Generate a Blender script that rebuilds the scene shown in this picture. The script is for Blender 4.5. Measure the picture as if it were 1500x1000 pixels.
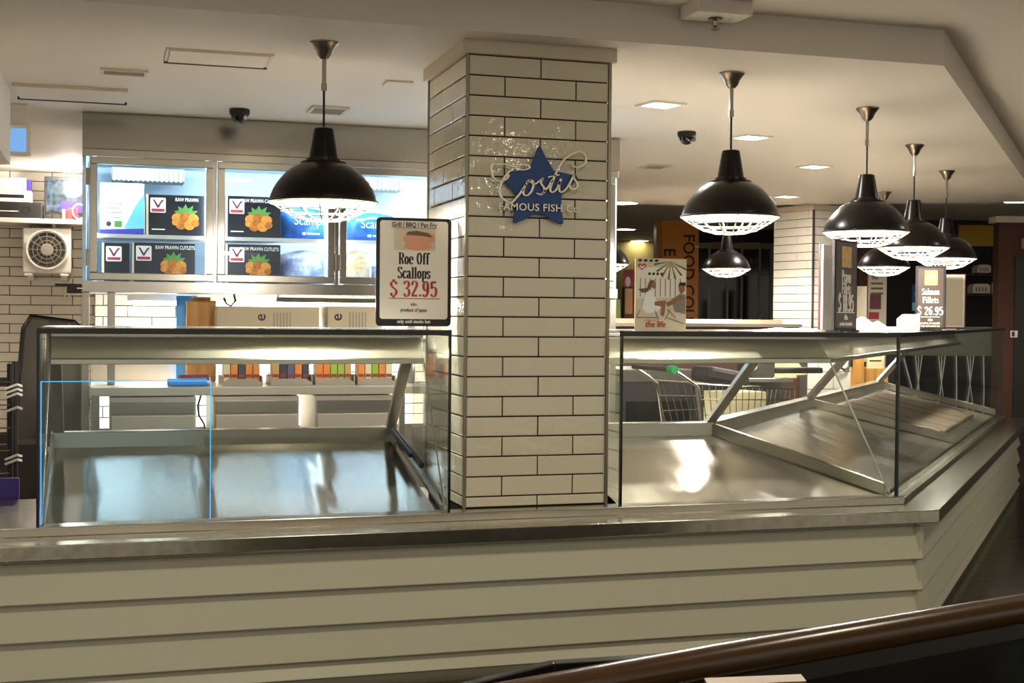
import bpy, math, random
from mathutils import Vector, Matrix
random.seed(7)
S = bpy.context.scene
COL = S.collection
for o in list(bpy.data.objects): bpy.data.objects.remove(o)

# ------------------------------------------------------------------ camera
F = 1936.0; H = 1.305; ROLL = 0.0088
PITCH = math.atan(36 / F); YAW = math.atan(590 / F)
UP = Vector((0, 0, 1))
_d = Vector((math.sin(YAW), math.cos(YAW), 0)); _r = Vector((math.cos(YAW), -math.sin(YAW), 0))
_d2 = _d * math.cos(PITCH) - UP * math.sin(PITCH); _u2 = UP * math.cos(PITCH) + _d * math.sin(PITCH)
_r3 = _r * math.cos(ROLL) + _u2 * math.sin(ROLL); _u3 = _u2 * math.cos(ROLL) - _r * math.sin(ROLL)
EYE = Vector((0, 0, H))
cam = bpy.data.objects.new('camera', bpy.data.cameras.new('camera')); COL.objects.link(cam)
cam.data.sensor_width = 36; cam.data.lens = F * 36 / 1500; cam.data.clip_end = 100; cam.data.clip_start = 0.05
M = Matrix((_r3, _u3, -_d2)).transposed().to_4x4(); M.translation = EYE
cam.matrix_world = M
S.camera = cam

# ------------------------------------------------------------------ world, exposure
W = bpy.data.worlds.new('world'); S.world = W; W.use_nodes = True
W.node_tree.nodes['Background'].inputs[0].default_value = (1.0, 0.90, 0.74, 1)
W.node_tree.nodes['Background'].inputs[1].default_value = 0.35
S.view_settings.view_transform = 'Standard'; S.view_settings.look = 'None'
S.view_settings.gamma = 1; S.view_settings.exposure = 0.95
S.view_settings.use_curve_mapping = False
WARM = (1.0, 0.90, 0.66); NEUT = (1.0, 0.935, 0.86); COOL = (0.80, 0.92, 1.0)
PEND_W = 47.0; DOWN_W = 14.0; FILL_W = 7.0

# ------------------------------------------------------------------ geometry of the place
def ray(px, py): return _d2 * F + _r3 * (px - 750) - _u3 * (py - 500)
def onY(px, py, y): v = ray(px, py); return EYE + v * (y / v.y)
def onZ(px, py, z): v = ray(px, py); return EYE + v * ((z - H) / v.z)
def onX(px, py, x): v = ray(px, py); return EYE + v * (x / v.x)
def atD(px, py, d): return EYE + ray(px, py) * (d / F)
BEND = math.radians(48.2)
GX, GY = 3.213, 4.90                 # where the two glass fronts meet
dS = Vector((math.cos(BEND), math.sin(BEND), 0)); nS = Vector((math.sin(BEND), -math.cos(BEND), 0))
ZC, ZO = 2.375, 2.523                # inner and outer ceiling
def corner(df, ds):
    """corner point for inward offsets df (front run) and ds (side run)"""
    p = Vector((GX, GY, 0)) - nS * ds
    t = (GY + df - p.y) / dS.y
    return p + dS * t
def side(s, ds): return Vector((GX, GY, 0)) + dS * s - nS * ds

# ------------------------------------------------------------------ helpers
def lin(c):
    if isinstance(c, str):
        c = c.lstrip('#'); c = [int(c[i:i + 2], 16) / 255 for i in (0, 2, 4)]
        c = [x / 12.92 if x <= 0.04045 else ((x + 0.055) / 1.055) ** 2.4 for x in c]
    return (c[0], c[1], c[2], 1)
MATS = {}
def mat(name, col, rough=0.5, metal=0.0, emit=None, estr=0.0, noise=None, bump=None, spec=None, coat=0.0, aniso=0.0):
    m = bpy.data.materials.new(name); m.use_nodes = True; MATS[name] = m
    nt = m.node_tree; b = nt.nodes['Principled BSDF']
    b.inputs['Base Color'].default_value = lin(col); b.inputs['Roughness'].default_value = rough
    b.inputs['Metallic'].default_value = metal
    if spec is not None: b.inputs['Specular IOR Level'].default_value = spec
    if coat: b.inputs['Coat Weight'].default_value = coat
    if emit: b.inputs['Emission Color'].default_value = lin(emit); b.inputs['Emission Strength'].default_value = estr
    if aniso:
        b.inputs['Anisotropic'].default_value = aniso
        tg = nt.nodes.new('ShaderNodeTangent'); tg.direction_type = 'UV_MAP'; tg.uv_map = 'grain'
        nt.links.new(tg.outputs[0], b.inputs['Tangent'])
    tc = None
    if noise or bump:
        tc = nt.nodes.new('ShaderNodeTexCoord'); mp = nt.nodes.new('ShaderNodeMapping')
        nt.links.new(tc.outputs['Object'], mp.inputs[0])
    if noise:      # (second colour, scale, stretch xyz, mix amount)
        c2, sc, st, am = noise
        mp.inputs['Scale'].default_value = st
        n = nt.nodes.new('ShaderNodeTexNoise'); n.inputs['Scale'].default_value = sc; n.inputs['Detail'].default_value = 5
        nt.links.new(mp.outputs[0], n.inputs['Vector'])
        r = nt.nodes.new('ShaderNodeMapRange'); r.inputs[1].default_value = 0.3; r.inputs[2].default_value = 0.7
        r.inputs[4].default_value = am
        nt.links.new(n.outputs[0], r.inputs[0])
        x = nt.nodes.new('ShaderNodeMix'); x.data_type = 'RGBA'
        x.inputs[6].default_value = lin(col); x.inputs[7].default_value = lin(c2)
        nt.links.new(r.outputs[0], x.inputs[0])
        if not emit: nt.links.new(x.outputs[2], b.inputs['Base Color'])
    if emit and noise: nt.links.new(x.outputs[2], b.inputs['Emission Color'])
    if bump:       # list of (scale, stretch, strength, distance)
        prev = None
        for sc, st, s, dist in bump:
            mp2 = nt.nodes.new('ShaderNodeMapping'); mp2.inputs['Scale'].default_value = st
            nt.links.new(tc.outputs['Object'], mp2.inputs[0])
            n = nt.nodes.new('ShaderNodeTexNoise'); n.inputs['Scale'].default_value = sc; n.inputs['Detail'].default_value = 2
            nt.links.new(mp2.outputs[0], n.inputs['Vector'])
            bp = nt.nodes.new('ShaderNodeBump'); bp.inputs['Strength'].default_value = s; bp.inputs['Distance'].default_value = dist
            nt.links.new(n.outputs[0], bp.inputs['Height'])
            if prev: nt.links.new(prev.outputs[0], bp.inputs['Normal'])
            prev = bp
        nt.links.new(prev.outputs[0], b.inputs['Normal'])
    return m
def glass(name, tint, ior=1.45, gloss=(1, 1, 1)):
    m = bpy.data.materials.new(name); m.use_nodes = True; nt = m.node_tree; nt.nodes.clear()
    out = nt.nodes.new('ShaderNodeOutputMaterial'); mx = nt.nodes.new('ShaderNodeMixShader'); mu = nt.nodes.new('ShaderNodeMath'); mu.operation = 'MULTIPLY'; mu.inputs[1].default_value = 0.45
    tr = nt.nodes.new('ShaderNodeBsdfTransparent'); tr.inputs[0].default_value = lin(tint)
    gl = nt.nodes.new('ShaderNodeBsdfGlossy'); gl.inputs['Roughness'].default_value = 0.01; gl.inputs['Color'].default_value = lin(gloss)
    fr = nt.nodes.new('ShaderNodeFresnel'); fr.inputs[0].default_value = ior
    nt.links.new(fr.outputs[0], mu.inputs[0]); nt.links.new(mu.outputs[0], mx.inputs[0]); nt.links.new(tr.outputs[0], mx.inputs[1]); nt.links.new(gl.outputs[0], mx.inputs[2])
    nt.links.new(mx.outputs[0], out.inputs[0]); MATS[name] = m
    return m

class MB:
    def __init__(s): s.v = []; s.f = []
    def add(s, vs, fs):
        n = len(s.v); s.v += [tuple(v) for v in vs]; s.f += [tuple(i + n for i in f) for f in fs]; return s
    def box(s, x0, x1, y0, y1, z0, z1):
        return s.add([(x, y, z) for z in (z0, z1) for y in (y0, y1) for x in (x0, x1)],
                     [(0, 2, 3, 1), (4, 5, 7, 6), (0, 1, 5, 4), (2, 6, 7, 3), (0, 4, 6, 2), (1, 3, 7, 5)])
    def bar(s, a, b, w, h, up=UP):
        a = Vector(a); b = Vector(b); d = (b - a).normalized()
        x = d.cross(Vector(up)).normalized() * (w / 2); y = x.cross(d).normalized() * (h / 2)
        vs = [p + i * x + j * y for p in (a, b) for i, j in ((-1, -1), (1, -1), (1, 1), (-1, 1))]
        return s.add(vs, [(3, 2, 1, 0), (4, 5, 6, 7), (0, 1, 5, 4), (1, 2, 6, 5), (2, 3, 7, 6), (3, 0, 4, 7)])
    def tube(s, pts, r, n=8, caps=True, closed=False):
        pts = [Vector(p) for p in pts]; N = len(pts); base = len(s.v); rr = r if isinstance(r, (list, tuple)) else [r] * N
        prevx = None
        for i, p in enumerate(pts):
            if closed: d = pts[(i + 1) % N] - pts[i - 1]
            else: d = (pts[min(i + 1, N - 1)] - pts[max(i - 1, 0)])
            d.normalize()
            if prevx is None:
                ref = UP if abs(d.z) < 0.9 else Vector((1, 0, 0)); x = d.cross(ref).normalized()
            else:
                x = (prevx - d * prevx.dot(d)).normalized()
            prevx = x; y = d.cross(x)
            for k in range(n):
                a = 2 * math.pi * k / n; s.v.append(tuple(p + x * (math.cos(a) * rr[i]) + y * (math.sin(a) * rr[i])))
        for i in range(N if closed else N - 1):
            for k in range(n):
                a = base + i * n + k; b = base + i * n + (k + 1) % n
                j = (i + 1) % N; c = base + j * n + (k + 1) % n; e = base + j * n + k
                s.f.append((a, b, c, e))
        if caps and not closed:
            s.f.append(tuple(base + k for k in reversed(range(n)))); s.f.append(tuple(base + (N - 1) * n + k for k in range(n)))
        return s
    def lathe(s, prof, n=32, c=(0, 0, 0)):
        base = len(s.v)
        for r, z in prof:
            for k in range(n):
                a = 2 * math.pi * k / n; s.v.append((c[0] + r * math.cos(a), c[1] + r * math.sin(a), c[2] + z))
        for i in range(len(prof) - 1):
            for k in range(n):
                s.f.append((base + i * n + k, base + i * n + (k + 1) % n, base + (i + 1) * n + (k + 1) % n, base + (i + 1) * n + k))
        return s
    def prism(s, poly, z0, z1):
        n = len(poly); b = len(s.v)
        s.v += [(p[0], p[1], z0) for p in poly] + [(p[0], p[1], z1) for p in poly]
        s.f.append(tuple(b + i for i in reversed(range(n)))); s.f.append(tuple(b + n + i for i in range(n)))
        for i in range(n): s.f.append((b + i, b + (i + 1) % n, b + n + (i + 1) % n, b + n + i))
        return s
    def xz(s, poly, y0, y1):
        """polygon in x,z extruded from y0 (front) to y1 (back); points clockwise or not, both fine"""
        n = len(poly); b = len(s.v)
        s.v += [(p[0], y0, p[1]) for p in poly] + [(p[0], y1, p[1]) for p in poly]
        s.f.append(tuple(b + i for i in range(n))); s.f.append(tuple(b + n + i for i in reversed(range(n))))
        for i in range(n): s.f.append((b + (i + 1) % n, b + i, b + n + i, b + n + (i + 1) % n))
        return s
    def sweep(s, rows, closed_profile=True, caps=True):
        """rows: list of cross sections (lists of points)"""
        m = len(rows[0]); b = len(s.v)
        for r in rows: s.v += [tuple(p) for p in r]
        for i in range(len(rows) - 1):
            for k in range(m if closed_profile else m - 1):
                k2 = (k + 1) % m
                s.f.append((b + i * m + k, b + i * m + k2, b + (i + 1) * m + k2, b + (i + 1) * m + k))
        if caps and closed_profile:
            s.f.append(tuple(b + k for k in reversed(range(m)))); s.f.append(tuple(b + (len(rows) - 1) * m + k for k in range(m)))
        return s
    def mesh(s, name, m=None, smooth=False):
        me = bpy.data.meshes.new(name); me.from_pydata(s.v, [], s.f); me.validate(); 
        import bmesh
        bm = bmesh.new(); bm.from_mesh(me); bmesh.ops.recalc_face_normals(bm, faces=bm.faces); bm.to_mesh(me); bm.free()
        if m: me.materials.append(MATS[m] if isinstance(m, str) else m)
        if smooth: me.shade_smooth(); me.set_sharp_from_angle(angle=0.6)
        return me
    def build(s, name, m, parent=None, smooth=False, bevel=0, loc=None, rot=None):
        return place(name, s.mesh(name, m, smooth), parent, bevel, loc, rot)
def place(name, me, parent=None, bevel=0, loc=None, rot=None):
    o = bpy.data.objects.new(name, me); COL.objects.link(o)
    if parent: o.parent = parent
    if loc is not None: o.location = loc
    if rot is not None: o.rotation_euler = rot
    if bevel:
        b = o.modifiers.new('bevel', 'BEVEL'); b.width = bevel; b.segments = 2; b.limit_method = 'ANGLE'
    return o
def grain(o, d):
    """UV layer whose u runs along the brushing direction d"""
    me = o.data; uv = me.uv_layers.new(name='grain'); d = Vector(d).normalized(); e = Vector((d.y, -d.x, 0))
    for l in me.loops: v = me.vertices[l.vertex_index].co; uv.data[l.index].uv = (v.dot(d), v.dot(e))
    return o
def tag(o, label, cat, group=None):
    o['label'] = label; o['category'] = cat
    if group: o['group'] = group
    return o
def struct(o): o['kind'] = 'structure'; return o
def thing(name, label, cat, loc=(0, 0, 0), rz=0.0, group=None):
    o = bpy.data.objects.new(name, None); COL.objects.link(o); o.empty_display_size = 0.1
    o.location = loc; o.rotation_euler = (0, 0, rz); return tag(o, label, cat, group)
def copy_tree(o, parent=None):
    c = o.copy(); COL.objects.link(c); c.parent = parent
    for ch in [x for x in bpy.data.objects if x.parent == o]: copy_tree(ch, c)
    return c
def box(name, m, x0, x1, y0, y1, z0, z1, parent=None, bevel=0):
    return MB().box(x0, x1, y0, y1, z0, z1).build(name, m, parent, bevel=bevel)
_tc = {}
def text(parent, name, body, size, x, z, m, y=-0.001, sx=1.0, sz=1.0, bold=0.0, depth=0.0004, align='CENTER', rot=0.0, shear=0.0, space=1.0):
    cu = bpy.data.curves.new('t', 'FONT'); cu.body = body; cu.size = size; cu.align_x = align; cu.align_y = 'CENTER'
    cu.offset = bold * size; cu.extrude = depth; cu.shear = shear; cu.space_character = space; cu.resolution_u = 3
    ob = bpy.data.objects.new('t', cu); COL.objects.link(ob)
    bpy.context.view_layer.update()
    me = bpy.data.meshes.new_from_object(ob.evaluated_get(bpy.context.evaluated_depsgraph_get()))
    bpy.data.objects.remove(ob); bpy.data.curves.remove(cu)
    c, s_ = math.cos(rot), math.sin(rot)
    for v in me.vertices:
        a, b, t = v.co.x * sx, v.co.y * sz, v.co.z
        v.co = (x + a * c - b * s_, y - t, z + a * s_ + b * c)
    me.materials.clear(); me.materials.append(MATS[m]); me.name = name
    return place(name, me, parent)
def decal(parent, name, pts, m, y):
    return MB().xz(pts, y, y + 0.0004).build(name, m, parent)
def ell(cx, cz, rx, rz, n=14, a0=0.0): return [(cx + rx * math.cos(2 * math.pi * k / n + a0), cz + rz * math.sin(2 * math.pi * k / n + a0)) for k in range(n)]
def rrect(x0, x1, z0, z1, r, n=5):
    p = []
    for cx, cz, a in ((x1 - r, z1 - r, 0), (x0 + r, z1 - r, 90), (x0 + r, z0 + r, 180), (x1 - r, z0 + r, 270)):
        for k in range(n + 1):
            t = math.radians(a + 90 * k / n); p.append((cx + r * math.cos(t), cz + r * math.sin(t)))
    return p
def lamp(parent, kind, loc, energy, color, size=0.05, rot=None, spot=None, sy=None):
    L = bpy.data.lights.new('light', kind); L.energy = energy; L.color = color
    if kind == 'AREA':
        L.shape = 'RECTANGLE'; L.size = size; L.size_y = sy or size
    else: L.shadow_soft_size = size
    if spot: L.spot_size = spot; L.spot_blend = 0.6
    o = bpy.data.objects.new('light', L); COL.objects.link(o); o.location = loc
    if parent: o.parent = parent
    if rot: o.rotation_euler = rot
    return o

def arc(cx, cy, rx, ry, n=14): return [(cx + rx * math.cos(2 * math.pi * k / n), cy + ry * math.sin(2 * math.pi * k / n)) for k in range(n + 1)]
GL = {  # condensed fat-face skeletons: advance width, smooth strokes, straight strokes, heavy bars
 'R': (.56, [[(.12, .98), (.30, .98), (.43, .88), (.43, .65), (.30, .52), (.12, .52)], [(.26, .52), (.38, .28), (.42, .04), (.54, .02)]], [[(.12, 0), (.12, 1)], [(.0, 0), (.26, 0)], [(.0, 1), (.25, 1)]], []),
 'o': (.46, [arc(.22, .33, .14, .33)], [], []), 'O': (.60, [arc(.28, .5, .19, .5)], [], []),
 'e': (.44, [[(.08, .36), (.34, .37), (.35, .5), (.28, .64), (.2, .66), (.1, .58), (.07, .33), (.1, .08), (.22, .0), (.36, .12)]], [], []),
 'f': (.34, [[(.14, 0), (.14, .4), (.14, .75), (.18, .95), (.28, 1.0), (.34, .90)]], [[(.02, .64), (.30, .64)], [(.03, 0), (.26, 0)]], []),
 'S': (.50, [[(.40, .78), (.36, .95), (.24, 1.0), (.10, .90), (.09, .72), (.22, .55), (.38, .40), (.40, .20), (.28, .02), (.14, .02), (.07, .22)]], [], []),
 's': (.38, [[(.30, .50), (.27, .62), (.18, .66), (.09, .60), (.09, .47), (.18, .36), (.29, .26), (.31, .12), (.22, .01), (.12, .01), (.06, .14)]], [], []),
 'c': (.40, [[(.34, .5), (.28, .64), (.2, .66), (.1, .58), (.07, .33), (.1, .08), (.2, 0), (.34, .12)]], [], []),
 'a': (.46, [[(.08, .52), (.16, .66), (.27, .62), (.30, .45), (.30, .1), (.36, .0), (.42, .05)], [(.30, .40), (.14, .32), (.07, .18), (.12, .02), (.24, .04), (.30, .15)]], [], []),
 'l': (.28, [], [[(.13, 0), (.13, 1)], [(.02, 0), (.24, 0)], [(.03, 1), (.13, 1)]], []),
 'i': (.28, [], [[(.13, 0), (.13, .64)], [(.02, 0), (.24, 0)], [(.03, .64), (.13, .64)], [(.13, .82), (.13, .96)]], []),
 'p': (.48, [[(.12, .55), (.24, .66), (.36, .58), (.39, .33), (.36, .08), (.25, 0), (.12, .08)]], [[(.12, -.3), (.12, .64)], [(.02, -.3), (.24, -.3)], [(.02, .64), (.12, .64)]], []),
 't': (.34, [[(.15, .85), (.15, .3), (.18, .03), (.26, .0), (.33, .10)]], [[(.03, .64), (.30, .64)]], []),
 'n': (.52, [[(.13, .5), (.26, .65), (.36, .58), (.38, .3), (.38, 0)]], [[(.13, 0), (.13, .64)], [(.02, 0), (.24, 0)], [(.28, 0), (.49, 0)], [(.02, .64), (.13, .64)]], []),
 'm': (.76, [[(.13, .5), (.25, .65), (.34, .58), (.36, .3), (.36, 0)], [(.36, .5), (.48, .65), (.58, .58), (.60, .3), (.60, 0)]], [[(.13, 0), (.13, .64)], [(.02, 0), (.24, 0)], [(.28, 0), (.45, 0)], [(.52, 0), (.71, 0)], [(.02, .64), (.13, .64)]], []),
 'w': (.60, [], [[(.06, .64), (.18, .02)], [(.18, .02), (.29, .6)], [(.29, .6), (.41, .02)], [(.41, .02), (.53, .64)], [(0, .64), (.16, .64)], [(.44, .64), (.60, .64)]], []),
 'r': (.38, [[(.13, .45), (.22, .64), (.31, .65), (.36, .56)]], [[(.13, 0), (.13, .64)], [(.02, 0), (.24, 0)], [(.02, .64), (.13, .64)]], []),
 'P': (.54, [[(.12, .98), (.32, .98), (.44, .88), (.44, .62), (.32, .48), (.12, .48)]], [[(.12, 0), (.12, 1)], [(.0, 0), (.26, 0)], [(.0, 1), (.25, 1)]], []),
 'F': (.52, [], [[(.12, 0), (.12, 1)], [(.0, 0), (.28, 0)], [(.0, 1), (.44, 1)], [(.44, 1), (.44, .78)], [(.12, .52), (.34, .52)], [(.34, .62), (.34, .42)]], []),
 '$': (.52, [[(.40, .78), (.36, .92), (.24, .96), (.10, .88), (.09, .72), (.22, .55), (.38, .40), (.40, .20), (.28, .04), (.14, .04), (.07, .22)]], [[(.24, -.10), (.24, .04)], [(.24, .96), (.24, 1.10)]], []),
 '3': (.50, [[(.08, .80), (.16, .98), (.30, .98), (.38, .8), (.32, .6), (.2, .53), (.34, .47), (.41, .25), (.32, .03), (.18, 0), (.08, .18)]], [], []),
 '2': (.50, [[(.09, .74), (.14, .95), (.26, 1), (.38, .88), (.36, .65), (.2, .3), (.08, .06)]], [], [[(.06, .05), (.42, .05)]]),
 '9': (.50, [arc(.23, .68, .14, .31), [(.37, .68), (.36, .3), (.26, .03), (.14, .0), (.08, .14)]], [], []),
 '6': (.50, [arc(.23, .32, .14, .31), [(.09, .32), (.10, .7), (.20, .97), (.32, 1.0), (.38, .86)]], [], []),
 '8': (.50, [arc(.23, .76, .13, .23), arc(.23, .27, .16, .27)], [], []),
 '1': (.36, [], [[(.18, 0), (.18, 1)], [(.05, 0), (.31, 0)], [(.06, .84), (.18, 1)]], []),
 '5': (.50, [[(.11, .52), (.22, .63), (.36, .55), (.40, .3), (.32, .04), (.18, 0), (.07, .16)]], [[(.11, .96), (.11, .52)]], [[(.09, .94), (.40, .94)]]),
 '.': (.22, [], [], [[(.03, .07), (.17, .07)]]), ' ': (.30, [], [], []),
}
def fatface(parent, body, size, x, z, m, y=-.0014, sx=1.0, thin=.055, thick=.17):
    W_ = sum(GL[c][0] for c in body) * size * sx; ox = x - W_ / 2; mb = MB(); oz = z - size / 2
    def st(P, t0, t1, smooth):
        c = catmull(P, 4) if smooth else P
        q = [Vector((ox + p[0] * size * sx, 0, oz + p[1] * size)) for p in c]; rows = []
        for i, p in enumerate(q):
            d = (q[min(i + 1, len(q) - 1)] - q[max(i - 1, 0)]).normalized()
            n = Vector((-d.z, 0, d.x)) * (t0 + (t1 - t0) * abs(d.z) ** 2) * size / 2
            rows.append([p + n + Vector((0, y, 0)), p - n + Vector((0, y, 0)), p - n + Vector((0, y + .0004, 0)), p + n + Vector((0, y + .0004, 0))])
        mb.sweep(rows)
    for ch in body:
        w_, sm, ln, hv = GL[ch]
        for P in sm: st(P, thin, thick, True)
        for P in ln: st(P, thin, thick, False)
        for P in hv: st(P, .13, .13, False)
        ox += w_ * size * sx
    return mb.build('lettering', m, parent)
def catmull(P, n=5):
    out = []
    for i in range(len(P) - 1):
        p0, p1, p2, p3 = P[max(i - 1, 0)], P[i], P[i + 1], P[min(i + 2, len(P) - 1)]
        for k in range(n):
            t = k / n
            out.append(tuple(0.5 * (2 * p1[j] + (p2[j] - p0[j]) * t + (2 * p0[j] - 5 * p1[j] + 4 * p2[j] - p3[j]) * t * t + (3 * p1[j] - p0[j] - 3 * p2[j] + p3[j]) * t ** 3) for j in (0, 1)))
    return out + [P[-1]]

# ------------------------------------------------------------------ materials
mat('tile', '#d9d2bd', 0.06, bump=[(9, (1, 1, 1), 0.25, 0.012), (34, (1, 1, 1), 0.30, 0.004)], noise=('#d2cab3', 3, (1, 1, 1), 1.0))
mat('tile_wall', '#e2dccd', 0.14, bump=[(9, (1, 1, 1), 0.12, 0.01)])
mat('grout', '#1b150e', 0.9)
mat('grout_wall', '#3a332a', 0.9)
mat('plaster', '#dcd4c8', 0.75, bump=[(60, (1, 1, 1), 0.08, 0.002)])
mat('plaster_grey', '#cfc3ad', 0.7)
mat('floor_dark', '#3d2f21', 0.16, noise=('#1a130d', 2.2, (0.5, 6, 1), 1.0), bump=[(3, (1, 4, 1), 0.12, 0.01)])
mat('floor_light', '#b9b0a0', 0.35)
mat('siding', '#bfbba6', 0.42, bump=[(30, (0.2, 1, 4), 0.05, 0.002)])
mat('steel', '#bab5aa', 0.22, 1.0, bump=[(4, (1, 1, 1), 0.05, 0.01), (220, (0.05, 1, 1), 0.05, 0.001)])
mat('steel_bed', '#b9b2a8', 0.15, 0.9, bump=[(3.2, (1.5, 0.18, 1), 0.24, 0.03)], aniso=0.85)
mat('steel_scratch', '#d8cfc2', 0.19, 0.82, bump=[(3, (1.5, 0.3, 1), 0.20, 0.03), (60, (0.5, 0.08, 1), 0.08, 0.004)], aniso=0.9)
mat('steel_dull', '#c9c3b2', 0.24, 1.0, noise=('#aca694', 30, (1, 1, 1), 1.0), bump=[(60, (1, 1, 1), 0.06, 0.002)])
mat('steel_bright', '#c4bdae', 0.22, 1.0, bump=[(2.5, (1, 0.2, 0.2), 0.14, 0.03)])
mat('steel_header', '#aaa499', 0.20, 1.0, bump=[(2.2, (1, 0.2, 0.2), 0.30, 0.04)])
mat('steel_canopy', '#c6bfae', 0.38, 0.85, bump=[(2.5, (1, 0.2, 0.2), 0.10, 0.03)])
mat('steel_bench', '#bdb4a6', 0.36, 0.6)
mat('brushed', '#aaa59b', 0.30, 1.0, bump=[(120, (0.1, 1, 1), 0.04, 0.001)])
mat('trim_metal', '#8d8672', 0.38, 0.9)
mat('black_gloss', '#0c0a09', 0.2)
mat('black_matte', '#14110f', 0.6)
mat('black_enamel', '#0f0b09', 0.28, spec=0.3)
mat('white_enamel', '#f4efe4', 0.4)
mat('white_plastic', '#e6e0d4', 0.5)
mat('wire_white', '#f2ede2', 0.35)
mat('guard_wire', '#8d877c', 0.4)
mat('nickel', '#9b9184', 0.3, 1.0)
mat('bulb', '#ffffff', 0.5, emit=(1.0, 0.90, 0.74), estr=8)
mat('down_emit', '#ffffff', 0.5, emit=(1.0, 0.92, 0.80), estr=14)
mat('strip_cool', '#ffffff', 0.5, emit=(0.82, 0.93, 1.0), estr=7)
mat('tube_white', '#ffffff', 0.5, emit=(1.0, 0.95, 0.88), estr=9)
glass('glass', (0.955, 0.975, 0.955), 1.45)
glass('glass_door', (0.93, 0.97, 1.0), 1.35)
glass('acrylic', (0.91, 0.97, 1.0), 1.4)
glass('glass_dark', (0.10, 0.12, 0.11), 1.45)
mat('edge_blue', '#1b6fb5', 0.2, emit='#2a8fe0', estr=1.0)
mat('fridge_inner', '#c4d8e4', 0.5)
mat('box_navy', '#12141c', 0.35)
mat('box_side', '#c9b896', 0.6)
mat('box_white', '#eef1f0', 0.5)
mat('print_white', '#efe9dc', 0.5)
mat('print_black', '#15100d', 0.5)
mat('print_red', '#b3303a', 0.5)
mat('print_orange', '#e39a3a', 0.5, noise=('#c27424', 60, (1, 1, 1), 1.0))
mat('print_amber', '#c9781f', 0.5, noise=('#9a4f14', 60, (1, 1, 1), 1.0))
mat('print_green', '#578f3e', 0.5)
mat('print_teal', '#6fc2cf', 0.5)
mat('print_purple', '#3a3b9c', 0.5)
mat('print_beige', '#d9cdb2', 0.55)
mat('print_grey', '#8d8576', 0.55)
mat('print_pink', '#e2a184', 0.5)
mat('print_brown', '#6b5546', 0.5)
mat('print_skin', '#9b6a4c', 0.6)
mat('bag_blue', '#1e49b0', 0.22, noise=('#3f9fd0', 5, (1, 1, 1), 0.8), bump=[(14, (1, 1, 1), 0.5, 0.02)])
mat('bag_clear', '#c9d0dc', 0.18, noise=('#6f78b8', 9, (1, 1, 1), 1.0), bump=[(18, (1, 1, 1), 0.7, 0.02)])
mat('bag_pasty', '#cfc2a4', 0.2, noise=('#b58a4e', 6, (1, 1, 1), 1.0), bump=[(18, (1, 1, 1), 0.7, 0.02)])
mat('star_blue', '#123f80', 0.45)
mat('silver', '#c6bfab', 0.3, 0.9)
mat('wood', '#d69c4a', 0.5, noise=('#a97532', 3, (8, 8, 0.6), 1.0))
mat('blue_board', '#2f86d8', 0.35)
mat('carton', '#b7aa8c', 0.7)
mat('orange_card', '#e0842a', 0.5)
mat('green_card', '#93b52b', 0.5)
mat('cream_card', '#d9cfa6', 0.5)
mat('dark_card', '#2f3440', 0.5)
mat('violet_card', '#5a5178', 0.5)
mat('tan_card', '#c59a56', 0.5)
mat('red_card', '#8c2b1e', 0.5)
mat('tray_grey', '#8e867a', 0.5)
mat('leather', '#221d19', 0.5, bump=[(120, (1, 1, 1), 0.1, 0.002)])
mat('leather_grey', '#4c443a', 0.6)
mat('screen_blue', '#5a83b8', 0.2, emit='#6f9fd8', estr=0.55)
mat('screen_cctv', '#101820', 0.2, emit='#4f6a72', estr=0.45, noise=('#c5d6d8', 26, (1, 1, 1), 1.0))
mat('screen_purple', '#3a2fa8', 0.2, emit='#3f35b8', estr=0.5)
mat('orange_wall', '#e8901f', 0.5)
mat('olive_wall', '#6e6432', 0.8)
mat('yellow_wall', '#a8871f', 0.8)
mat('dark_wall', '#1a1512', 0.7)
mat('brown_wall', '#4a2a1a', 0.6)
mat('mullion', '#7d7766', 0.4, 0.4)
mat('shop_glass', '#0c0d0c', 0.06)
mat('handrail', '#3a2610', 0.24)
mat('rail_black', '#120f0d', 0.3)
mat('brass', '#7d6434', 0.5, 0.2)
mat('green_plastic', '#157a3a', 0.4)
mat('chrome_wire', '#a79f92', 0.25, 1.0)
mat('ply', '#b59a72', 0.6)
mat('beige_panel', '#93806a', 0.5)
mat('maroon', '#6b2b36', 0.45)
mat('purple_plastic', '#3b2c8c', 0.45)
mat('dark_metal', '#3a3632', 0.45, 0.6)
mat('cloth_white', '#efe9dc', 0.9)
mat('gun_grey', '#57524b', 0.4, 0.5)
mat('photo_gold', '#c08a3a', 0.5, noise=('#e8c98a', 30, (1, 1, 1), 1.0))
mat('print_olive', '#5f6f3a', 0.6)
mat('apron_green', '#6f7461', 0.45)
mat('sign_brown', '#4a3c32', 0.45)

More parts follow.
